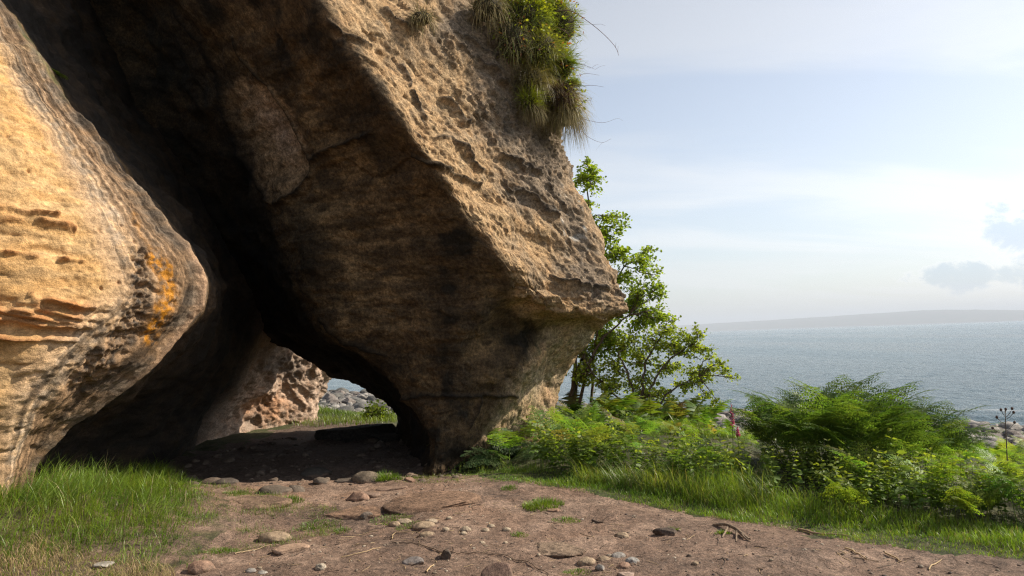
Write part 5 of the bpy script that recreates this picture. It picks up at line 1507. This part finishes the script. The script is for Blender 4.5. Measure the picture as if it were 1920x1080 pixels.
def stone(px, py, w, h, col, label, seed, kind="round", name="stone", deep=0.75, rot=0.0, cat="stone", group=None, sink=0.5, sub=3, mat=None, tilt=0.0):
    """w, h: its size in the photograph; stands where (px, py) meets the ground"""
    c = ground_at(px, py)
    k = math.hypot(c[1], c[0]) * 0 + c[1]
    W = w * k / FPX; H = 0.8 * h * k / FPX
    V, F = stone_arrays((W, W * deep, H / (1 - sink) * 0.92), seed, kind, sub)
    n = fbm(V * (5 / max(W, 0.05)), 3, seed + 9)
    C = np.array(col) * (1 + 0.35 * n)[:, None]
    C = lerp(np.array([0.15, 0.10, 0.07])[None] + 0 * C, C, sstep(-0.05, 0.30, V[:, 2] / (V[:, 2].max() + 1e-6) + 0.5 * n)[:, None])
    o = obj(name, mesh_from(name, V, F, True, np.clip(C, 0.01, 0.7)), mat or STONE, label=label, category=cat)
    if group: o["group"] = group
    Hf = H / (1 - sink) * 0.92
    o.location = (c[0], c[1], c[2] + Hf * (0.5 - sink))
    o.rotation_euler = (tilt, 0, rot)
    return o
TAN, PNK, GRY, BRN, RED = (0.24, 0.175, 0.115), (0.235, 0.145, 0.10), (0.20, 0.18, 0.16), (0.075, 0.056, 0.042), (0.15, 0.095, 0.07)
STONES = [
 (938, 1080, 74, 34, RED, "large angular reddish rock at the bottom edge of path", 1, "angular"),
 (838, 1046, 30, 20, BRN, "dark brown stone lying against a long dry stem", 2, "angular"),
 (1040, 958, 30, 13, PNK, "flat pinkish stone at the foot of the bushy grass tuft", 3, "slab"),
 (1166, 1007, 26, 10, TAN, "lone tan oval pebble in the middle of path", 4, "round"),
 (688, 902, 54, 24, (0.13, 0.10, 0.07), "rounded brown boulder at the cave mouth", 5, "round"),
 (515, 922, 70, 16, (0.11, 0.085, 0.065), "broad low boulder in the cave shadow, left of a pair", 6, "round"),
 (553, 921, 38, 20, (0.11, 0.085, 0.065), "smaller boulder in the cave shadow, right of a pair", 7, "round"),
 (670, 937, 46, 20, PNK, "wedge-shaped reddish stone beside the undercut slab", 8, "angular"),
 (515, 1013, 64, 18, TAN, "long tan oval stone at the edge of the thin turf", 12, "round"),
 (545, 1030, 66, 14, (0.27, 0.18, 0.125), "flat brown stone just below the long tan oval stone", 13, "slab"),
 (601, 1064, 22, 13, (0.28, 0.235, 0.18), "small white rounded pebble near the bottom of path", 14, "round"),
 (377, 1068, 44, 22, PNK, "pinkish stone at the lower edge of the grass bank", 15, "round"),
 (470, 1072, 22, 9, GRY, "small grey pebble right of the pinkish bank stone", 16, "round"),
 (492, 1075, 20, 9, (0.28, 0.255, 0.22), "small whitish pebble nearest the grey pebble", 17, "round"),
 (195, 1060, 40, 12, (0.27, 0.245, 0.21), "pale flat stone half hidden in the dry grass", 18, "slab"),
 (357, 903, 52, 18, (0.16, 0.115, 0.085), "blocky dark stone at the left of the cave mouth", 20, "angular"),
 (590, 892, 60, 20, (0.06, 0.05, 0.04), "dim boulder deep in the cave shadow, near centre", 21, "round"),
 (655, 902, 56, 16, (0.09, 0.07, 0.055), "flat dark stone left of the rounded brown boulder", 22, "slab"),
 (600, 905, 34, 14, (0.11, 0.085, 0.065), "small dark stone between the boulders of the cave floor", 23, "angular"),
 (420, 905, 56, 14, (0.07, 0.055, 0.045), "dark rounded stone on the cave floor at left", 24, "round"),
 (772, 893, 30, 14, (0.20, 0.14, 0.10), "small brown stone near the foot of the buttress", 25, "angular"),
 (813, 882, 24, 12, (0.20, 0.14, 0.10), "small stone tucked under the base of the buttress", 26, "round"),
 (770, 903, 28, 14, PNK, "pinkish stone half buried in the cave-mouth grass", 27, "angular"),
 (735, 918, 60, 12, (0.19, 0.125, 0.09), "flat slab in half shade above the undercut slab", 28, "slab"),
 (690, 928, 50, 12, (0.20, 0.135, 0.10), "small flat slab left of the undercut slab", 29, "slab"),
 (795, 990, 44, 12, TAN, "longest pale cobble in the path", 30, "round"),
 (740, 983, 26, 10, TAN, "pale round cobble left of the longest cobble", 31, "round"),
 (800, 1003, 28, 10, TAN, "pale cobble just below the longest cobble", 32, "round"),
 (757, 978, 30, 8, (0.26, 0.20, 0.14), "dull cobble sunk in turf above the longest cobble", 33, "round"),
 (808, 978, 26, 10, (0.27, 0.21, 0.15), "dull cobble up and right of the longest cobble", 34, "round"),
 (1100, 1056, 36, 15, TAN, "largest tan cobble in the cluster at the bottom", 40, "round"),
 (1132, 1049, 26, 9, TAN, "slim tan cobble right of the largest tan cobble", 41, "round"),
 (1160, 1043, 28, 11, GRY, "grey cobble at the top of the cobble cluster", 42, "round"),
 (1185, 1053, 26, 11, (0.25, 0.235, 0.215), "pale grey cobble at the right of the cluster", 43, "round"),
 (1170, 1063, 26, 12, PNK, "pink oval cobble in the middle of the cluster", 44, "round"),
 (1127, 1068, 22, 14, GRY, "upright grey cobble below the slim tan cobble", 45, "angular"),
 (1175, 1080, 40, 12, (0.26, 0.19, 0.15), "flat brown cobble at the bottom of the cluster", 46, "slab"),
 (1295, 1087, 30, 16, (0.10, 0.065, 0.05), "small dark reddish stone at the bottom edge, right of centre", 47, "angular"),
 (1292, 1043, 10, 6, BRN, "tiny dark pebble on bare soil right of the cluster", 48, "round"),
 (1304, 1057, 13, 6, TAN, "tiny tan pebble below the tiny dark pebble", 49, "round"),
 (773, 1052, 46, 18, (0.15, 0.13, 0.12), "crumbly grey stone in the burnt patch", 50, "angular"),
 (688, 970, 26, 14, (0.13, 0.10, 0.08), "dark stone in the damp hollow", 51, "angular"),
 (1725, 1062, 12, 7, (0.2, 0.16, 0.12), "small brown pebble beside a broken stalk at right", 52, "angular"),
]
for s in STONES:
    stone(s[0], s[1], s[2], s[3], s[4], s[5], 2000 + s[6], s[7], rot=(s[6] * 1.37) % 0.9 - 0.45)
for i, (x, y, w) in enumerate([(836, 993, 14), (873, 993, 22), (910, 995, 16), (869, 1004, 14), (920, 986, 16), (950, 994, 16), (904, 1019, 12), (948, 1018, 10), (1010, 1040, 9), (842, 975, 12)]):
    stone(x, y, w, w * 0.5, (0.30, 0.235, 0.165), "small pale pebble in the scattered row across the middle of path", 2100 + i, "round", group="pale pebbles scattered across the path", sub=2, name="pebble", cat="pebble")
# bedrock slabs that surface in the path
stone(815, 942, 190, 26, (0.20, 0.125, 0.083), "broad reddish sandstone slab with a dark undercut edge", 2201, "slab", "rock_slab", 0.75, cat="slab", sub=4, sink=0.45, mat=ROCK, tilt=0.04)
stone(668, 962, 130, 16, (0.21, 0.13, 0.085), "flat reddish slab with a thin crack in front of cave", 2202, "slab", "rock_slab", 0.8, cat="slab", sub=4, sink=0.55, mat=ROCK)
stone(480, 942, 130, 18, (0.19, 0.125, 0.085), "low reddish slab at the edge of grass and cave shadow", 2203, "slab", "rock_slab", 0.8, cat="slab", sub=4, sink=0.58, mat=ROCK)
stone(1040, 1028, 120, 14, (0.225, 0.16, 0.112), "pale half-buried slab in the middle of path", 2204, "slab", "rock_slab", 0.7, cat="slab", sub=4, sink=0.55, mat=ROCK, rot=-0.5)
stone(1248, 1000, 50, 16, (0.09, 0.065, 0.05), "tilted dark clod of earth with grass on its edge", 2205, "angular", "earth_clod", 0.6, cat="clod", sub=3, sink=0.4, mat=SOIL, rot=-0.4)
def boulder_at(px, py, d, size, col, label, seed, kind="round"):
    c = P(px, py, d)
    V, F = stone_arrays(size, seed, kind, 4)
    C = np.array(col) * (1 + 0.4 * fbm(V * 3, 3, seed))[:, None]
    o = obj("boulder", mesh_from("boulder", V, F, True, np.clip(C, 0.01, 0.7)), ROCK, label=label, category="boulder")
    o.location = c
    o.rotation_euler = (0, 0, 0.2)
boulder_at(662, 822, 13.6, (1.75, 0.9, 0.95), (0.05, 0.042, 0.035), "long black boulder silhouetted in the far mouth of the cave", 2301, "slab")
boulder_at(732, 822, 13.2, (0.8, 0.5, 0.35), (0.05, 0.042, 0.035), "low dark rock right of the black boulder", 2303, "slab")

# grit and small stones trodden into the path
def grit():
    rng = np.random.default_rng(91)
    acc = Acc()
    V0, F0 = ICO[1]
    V = sample_px([(330, 1080), (420, 1000), (560, 940), (850, 900), (1060, 925), (1300, 975), (1600, 1022), (1960, 1060), (2100, 1180), (200, 1180)], 1500, rng)
    for p in V:
        s = 0.003 + 0.009 * rng.random() ** 5 + 0.003 * rng.random()
        c = np.array([(0.20, 0.155, 0.11), (0.15, 0.11, 0.08), (0.08, 0.06, 0.05), (0.26, 0.215, 0.165)][rng.integers(4)]) * rng.uniform(0.7, 1.2)
        acc.add(V0 * np.array([s * rng.uniform(0.8, 1.6), s * rng.uniform(0.8, 1.4), s * 0.7]) + p, None, F0, c)
    o = obj("path_grit", acc.mesh("path_grit"), STONE); o["kind"] = "stuff"; o["label"] = "grit and tiny stones trodden into the path"; o["category"] = "grit"
grit()
def rubble():
    rng = np.random.default_rng(93)
    acc = Acc()
    q = np.column_stack([rng.uniform(-5.2, -0.6, 520), 8.2 + 5.6 * rng.random(520) ** 1.3])
    z = ground_z(q[:, 0], q[:, 1])
    for (x, y), zz in zip(q, z):
        r = 0.03 + 0.13 * rng.random() ** 3
        V, F = stone_arrays((r * rng.uniform(1, 1.7), r * rng.uniform(0.9, 1.4), r * 0.7), int(rng.integers(1, 60)), "angular", 1)
        acc.add(rot_place(V, rng.uniform(0, 6.28)) + np.array([x, y, zz + 0.05 * r]), None, F, np.array((0.13, 0.095, 0.07)) * rng.uniform(0.5, 1.3))
    o = obj("cave_rubble", acc.mesh("cave_rubble"), STONE); o["kind"] = "stuff"; o["label"] = "broken rubble strewn over the dark cave floor"; o["category"] = "rubble"
rubble()
def litter():
    rng = np.random.default_rng(92)
    acc = Acc()
    V = sample_px([(420, 1080), (480, 1010), (600, 960), (850, 930), (1060, 960), (1300, 990), (1600, 1030), (1960, 1070), (2100, 1180), (300, 1180)], 420, rng)
    for p in V:
        L = 0.03 + 0.16 * rng.random() ** 2.5
        a = rng.uniform(0, 6.28)
        q = p + np.array([math.cos(a) * L, math.sin(a) * L, 0])
        cv = curve(p, q, 5, 0.004, L * 0.05, rng)
        cv[:, 2] = ground_z(cv[:, 0], cv[:, 1]) + 0.004
        dark = rng.random() < 0.4
        tube(acc, cv, rng.uniform(0.0012, 0.003), 3, np.array((0.07, 0.05, 0.038) if dark else (0.36, 0.26, 0.15)) * rng.uniform(0.7, 1.2))
    o = obj("twig_litter", acc.mesh("twig_litter"), TWIG); o["kind"] = "stuff"; o["label"] = "dry straw and broken twigs lying on the path"; o["category"] = "litter"
litter()
def stick(pts, r, col, label, seed, name="dry_stick", lift=0.006, cat="stick", fork=None):
    rng = np.random.default_rng(seed)
    A = np.array([ground_at(*p) for p in pts]); c = A[0].copy()
    cv = spline((A - c)[:, None, :], [6] * (len(A) - 1))[:, 0, :]
    cv += rng.normal(0, 0.003, cv.shape)
    cv[:, 2] = ground_z(cv[:, 0] + c[0], cv[:, 1] + c[1]) - c[2] + lift + r * 0.6
    acc = Acc(); tube(acc, cv, np.linspace(r, r * 0.55, len(cv)), 6, col)
    o = obj(name, acc.mesh(name), TWIG, label=label, category=cat)
    o.location = c
    return o, cv, c
STW, DKW = (0.38, 0.27, 0.15), (0.09, 0.065, 0.05)
stick([(735, 1020), (780, 1022), (815, 1030), (840, 1037), (880, 1038), (930, 1042), (975, 1052), (1010, 1068), (1030, 1080)], 0.005, (0.16, 0.11, 0.075), "long thin dry stem curving across the path behind dark stone", 301, "fallen_twig")
stick([(735, 1013), (740, 1002), (770, 998), (800, 1000)], 0.004, STW, "bent pale stalk in the middle of path", 302, "fallen_twig")
stick([(1497, 994), (1530, 1000), (1590, 1008)], 0.010, (0.26, 0.17, 0.11), "straight brown stick at the edge of the verge", 303)
stick([(1585, 1030), (1605, 1038), (1625, 1050)], 0.007, STW, "short pale stick lying on the right of path", 304)
stick([(1740, 1068), (1765, 1052)], 0.005, STW, "short straw-coloured stick pointing away at lower right", 305)
stick([(1660, 1040), (1685, 1052), (1690, 1056)], 0.006, STW, "broken pale stalk with bent end at right", 306)
stick([(800, 1075), (812, 1062)], 0.006, STW, "short pale stalk end near the reddish rock", 307)
stick([(1110, 978), (1130, 982)], 0.012, DKW, "short dark stick on bare soil behind the lone pebble", 308)
stick([(640, 1048), (680, 1040), (715, 1025)], 0.004, STW, "thin straw lying left of the crumbly grey stone", 309, "fallen_twig")
stick([(440, 1040), (470, 1034), (510, 1022)], 0.005, (0.30, 0.22, 0.13), "thin twig beside the long tan oval stone", 310, "fallen_twig")
# forked root by the verge
c = ground_at(1345, 988)
root = empty("exposed_root", c, label="forked exposed tree root on the path near the verge", category="root")
def root_arm(pts, r0, r1):
    A = np.array([ground_at(x, y) + np.array([0, 0, h]) for x, y, h in pts]) - c
    cv = spline(A[:, None, :], [6] * (len(A) - 1))[:, 0, :]
    acc = Acc(); tube(acc, cv, np.linspace(r0, r1, len(cv)), 7, (0.20, 0.145, 0.10))
    obj("root_arm", acc.mesh("root_arm"), BARK, root)
root_arm([(1338, 986, 0.0), (1360, 990, 0.03), (1380, 1000, 0.035), (1405, 1012, 0.0)], 0.012, 0.014)
root_arm([(1366, 994, 0.03), (1360, 1002, 0.02), (1354, 1008, 0.0)], 0.012, 0.006)
root_arm([(1382, 1001, 0.03), (1381, 1007, 0.015), (1380, 1014, 0.0)], 0.010, 0.005)
root_arm([(1390, 1006, 0.02), (1398, 1012, 0.012), (1410, 1018, 0.0)], 0.008, 0.005)

# ------------------------------------------------------------------ foxglove and dead stalk
def foxglove(px, pyb, pyt, d, label, seed):
    rng = np.random.default_rng(seed)
    top = P(px, pyt, d); x, y = top[0], top[1]
    zb = float(ground_z(np.array([x]), np.array([y]))[0])
    c = np.array([x, y, zb]); H = top[2] - zb
    root = empty("foxglove", c, label=label, category="flower")
    acc = Acc(); t = np.linspace(0, 1, 10)
    st = np.stack([0.02 * np.sin(t * 2), np.zeros(10), t * H], 1)
    tube(acc, st, np.linspace(0.006, 0.002, 10), 5, (0.12, 0.15, 0.05)); obj("stem", acc.mesh("stem"), LEAF, root)
    L = (pyb - pyt) * d / FPX
    th = np.linspace(0, 2 * np.pi, 8, endpoint=False)
    prof = [(0, 0.004), (0.012, 0.008), (0.03, 0.011), (0.042, 0.015)]
    V = np.array([(z, r * math.cos(a), r * math.sin(a)) for z, r in prof for a in th])
    F = np.array([(i * 8 + j, i * 8 + (j + 1) % 8, (i + 1) * 8 + (j + 1) % 8, (i + 1) * 8 + j) for i in range(3) for j in range(8)])
    me = mesh_from("flower", V, F, True, np.tile(np.array((0.40, 0.10, 0.26)), (len(V), 1))); me.materials.append(LEAF)
    for i in range(26):
        f = i / 26
        o = obj("flower", me, None, root)
        z = H - L * (0.12 + 0.88 * (1 - f))
        a = rng.uniform(0, 6.28)
        o.location = (0.02 * math.sin(2 * z / H), 0, z); o.rotation_euler = (0, 0.5, a)
        s = 0.62 * (1.05 - 0.65 * f); o.scale = (s, s, s)
    acc = Acc()
    m = 8
    scatter_leaves(acc, np.tile(np.array([[0, 0, 0.06]]), (m, 1)), np.stack([np.cos(np.arange(m) * 0.8), np.sin(np.arange(m) * 0.8), np.full(m, 0.3)], 1), np.full(m, 0.2), np.full(m, 0.08), np.tile(np.array([(0.09, 0.13, 0.05)]), (m, 1)), rng)
    obj("leaves", acc.mesh("leaves"), LEAF, root)
foxglove(1367, 795, 750, 7.5, "single magenta foxglove spike above the bracken against the sea", 401)
foxglove(1379, 815, 797, 7.5, "short foxglove with a few pink bells below the tall spike", 402)
def dead_stalk(px, pyt, d, label, seed):
    rng = np.random.default_rng(seed)
    top = P(px, pyt, d)
    zb = float(ground_z(top[:1], top[1:2])[0]); c = np.array([top[0], top[1], zb]); H = top[2] - zb
    root = empty("dead_stalk", c, label=label, category="dead stalk")
    acc = Acc(); t = np.linspace(0, 1, 8); st = np.stack([0.03 * t, 0 * t, t * H], 1)
    tube(acc, st, np.linspace(0.007, 0.003, 8), 5, (0.10, 0.075, 0.055)); obj("stem", acc.mesh("stem"), TWIG, root)
    V0, F0 = ICO[2]
    hd = mesh_from("seed_head", V0 * np.array([0.011, 0.011, 0.014]), F0, True, np.tile(np.array((0.08, 0.05, 0.045)), (len(V0), 1))); hd.materials.append(TWIG)
    for i, (f, dx, dz) in enumerate([(1.0, 0.02, 0.0), (0.97, -0.02, 0.02), (0.93, 0.07, 0.03), (0.88, -0.07, 0.03), (0.80, 0.10, 0.04), (0.76, -0.10, 0.03), (0.95, 0.045, 0.05)]):
        p = np.array([0.03 * f, 0, f * H]); q = p + np.array([dx, rng.normal(0, 0.03), dz])
        acc = Acc(); tube(acc, curve(p - np.array([0, 0, 0.03]), q, 5, -0.012, 0, rng), 0.0025, 4, (0.11, 0.08, 0.06)); obj("side_stem", acc.mesh("side_stem"), TWIG, root)
        o = obj("seed_head", hd, None, root); o.location = q
dead_stalk(1878, 768, 6.4, "dark dead stalk with seed heads against the sea at right", 403)

# ------------------------------------------------------------------ the rocky shore
def shore():
    rng = np.random.default_rng(95)
    kinds = []
    for i in range(7):
        V, F = stone_arrays((1, 0.85, 0.55), 2500 + i, "round" if i % 2 else "angular", 3)
        n = fbm(V * 3, 3, 2500 + i)
        base = [(0.17, 0.155, 0.14), (0.11, 0.105, 0.095), (0.20, 0.17, 0.15), (0.13, 0.125, 0.115)][i % 4]
        me = mesh_from("boulder", V, F, True, np.clip(np.array(base) * (1 + 0.5 * n)[:, None], 0.02, 0.6)); me.materials.append(ROCK)
        kinds.append(me)
    def place(n, cond, label, group, smin, smax, box):
        q = np.column_stack([rng.uniform(box[0], box[1], n * 60), rng.uniform(box[2], box[3], n * 60)])
        ss = 0.7 * q[:, 0] + 0.71 * q[:, 1]
        q = q[(ss > 24) & (ss < 44)]; ss = 0.7 * q[:, 0] + 0.71 * q[:, 1]
        Vq = np.column_stack([q, ground_z(q[:, 0], q[:, 1])])
        px, py = project(Vq)
        ok = [i for i in range(len(q)) if cond(px[i], py[i], ss[i])][:n]
        for i in ok:
            x, y, z = Vq[i]
            o = bpy.data.objects.new("boulder", kinds[rng.integers(7)]); COL.objects.link(o)
            r = smin + (smax - smin) * rng.random() ** 2
            o.location = (x, y, z + 0.08 * r); o.scale = (r, r, r); o.rotation_euler = (rng.normal(0, 0.15), rng.normal(0, 0.15), rng.uniform(0, 6.28))
            o["label"] = label; o["category"] = "boulder"; o["group"] = group
    place(100, lambda px, py, s: 560 < px < 760 and 25 < s < 43.5, "grey boulder on the rocky shore seen through the cave", "boulders on the shore beyond the cave", 0.5, 1.9, (-26, -5, 30, 84))
    place(50, lambda px, py, s: (1320 < px < 1470 or 1700 < px < 1960) and 27 < s < 43, "grey boulder on the shore behind the bracken at right", "boulders on the shore behind the bracken", 0.35, 0.95, (6, 32, 20, 50))
    acc = Acc(); V0, F0 = ICO[1]
    q = np.column_stack([rng.uniform(-34, 36, 12000), rng.uniform(12, 90, 12000)])
    ss = 0.7 * q[:, 0] + 0.71 * q[:, 1]
    q = q[(ss > 25) & (ss < 44)][:3500]
    z = ground_z(q[:, 0], q[:, 1])
    for (x, y), zz in zip(q, z):
        r = 0.12 + 0.35 * rng.random() ** 2
        acc.add(V0 * np.array([r * rng.uniform(0.8, 1.4), r, r * 0.6]) + np.array([x, y, zz]) + rng.normal(0, 0.04, V0.shape), None, F0, np.array((0.18, 0.165, 0.15)) * rng.uniform(0.5, 1.4))
    o = obj("shore_stones", acc.mesh("shore_stones"), STONE); o["kind"] = "stuff"; o["label"] = "stony beach of small rocks along the water"; o["category"] = "stones"
shore()
bush_c = P(708, 775, 18.5)
leafy = None
def far_bush(px, py, d, r, n, label, seed):
    rng = np.random.default_rng(seed)
    g = P(px, py, d); zb = float(ground_z(g[:1], g[1:2])[0]); c = np.array([g[0], g[1], zb])
    root = empty("small_bush", c, label=label, category="bush")
    br, lf = Acc(), Acc()
    for i in range(n):
        v = rng.normal(0, 1, 3); v /= np.linalg.norm(v); v[2] = abs(v[2])
        tip = v * np.array(r) * rng.random() ** 0.4
        tw = curve((0, 0, 0), tip, 5, 0.03, 0.02, rng); tube(br, tw, np.linspace(0.006, 0.002, 5), 3, (0.1, 0.07, 0.05))
        m = 9
        L = rng.uniform(0.05, 0.09, m)
        scatter_leaves(lf, tw[rng.integers(2, 5, m)] + rng.normal(0, 0.06, (m, 3)), rng.normal(0, 1, (m, 3)), L, L * 0.7, lerp(np.array((0.06, 0.10, 0.02)), np.array((0.16, 0.20, 0.03)), rng.random((m, 1))), rng)
    obj("stems", br.mesh("stems"), BARK, root); obj("crown", lf.mesh("crown"), LEAF, root)
far_bush(706, 790, 17.5, (0.42, 0.4, 0.42), 80, "small dark-leaved bush beyond the far mouth of cave", 411)
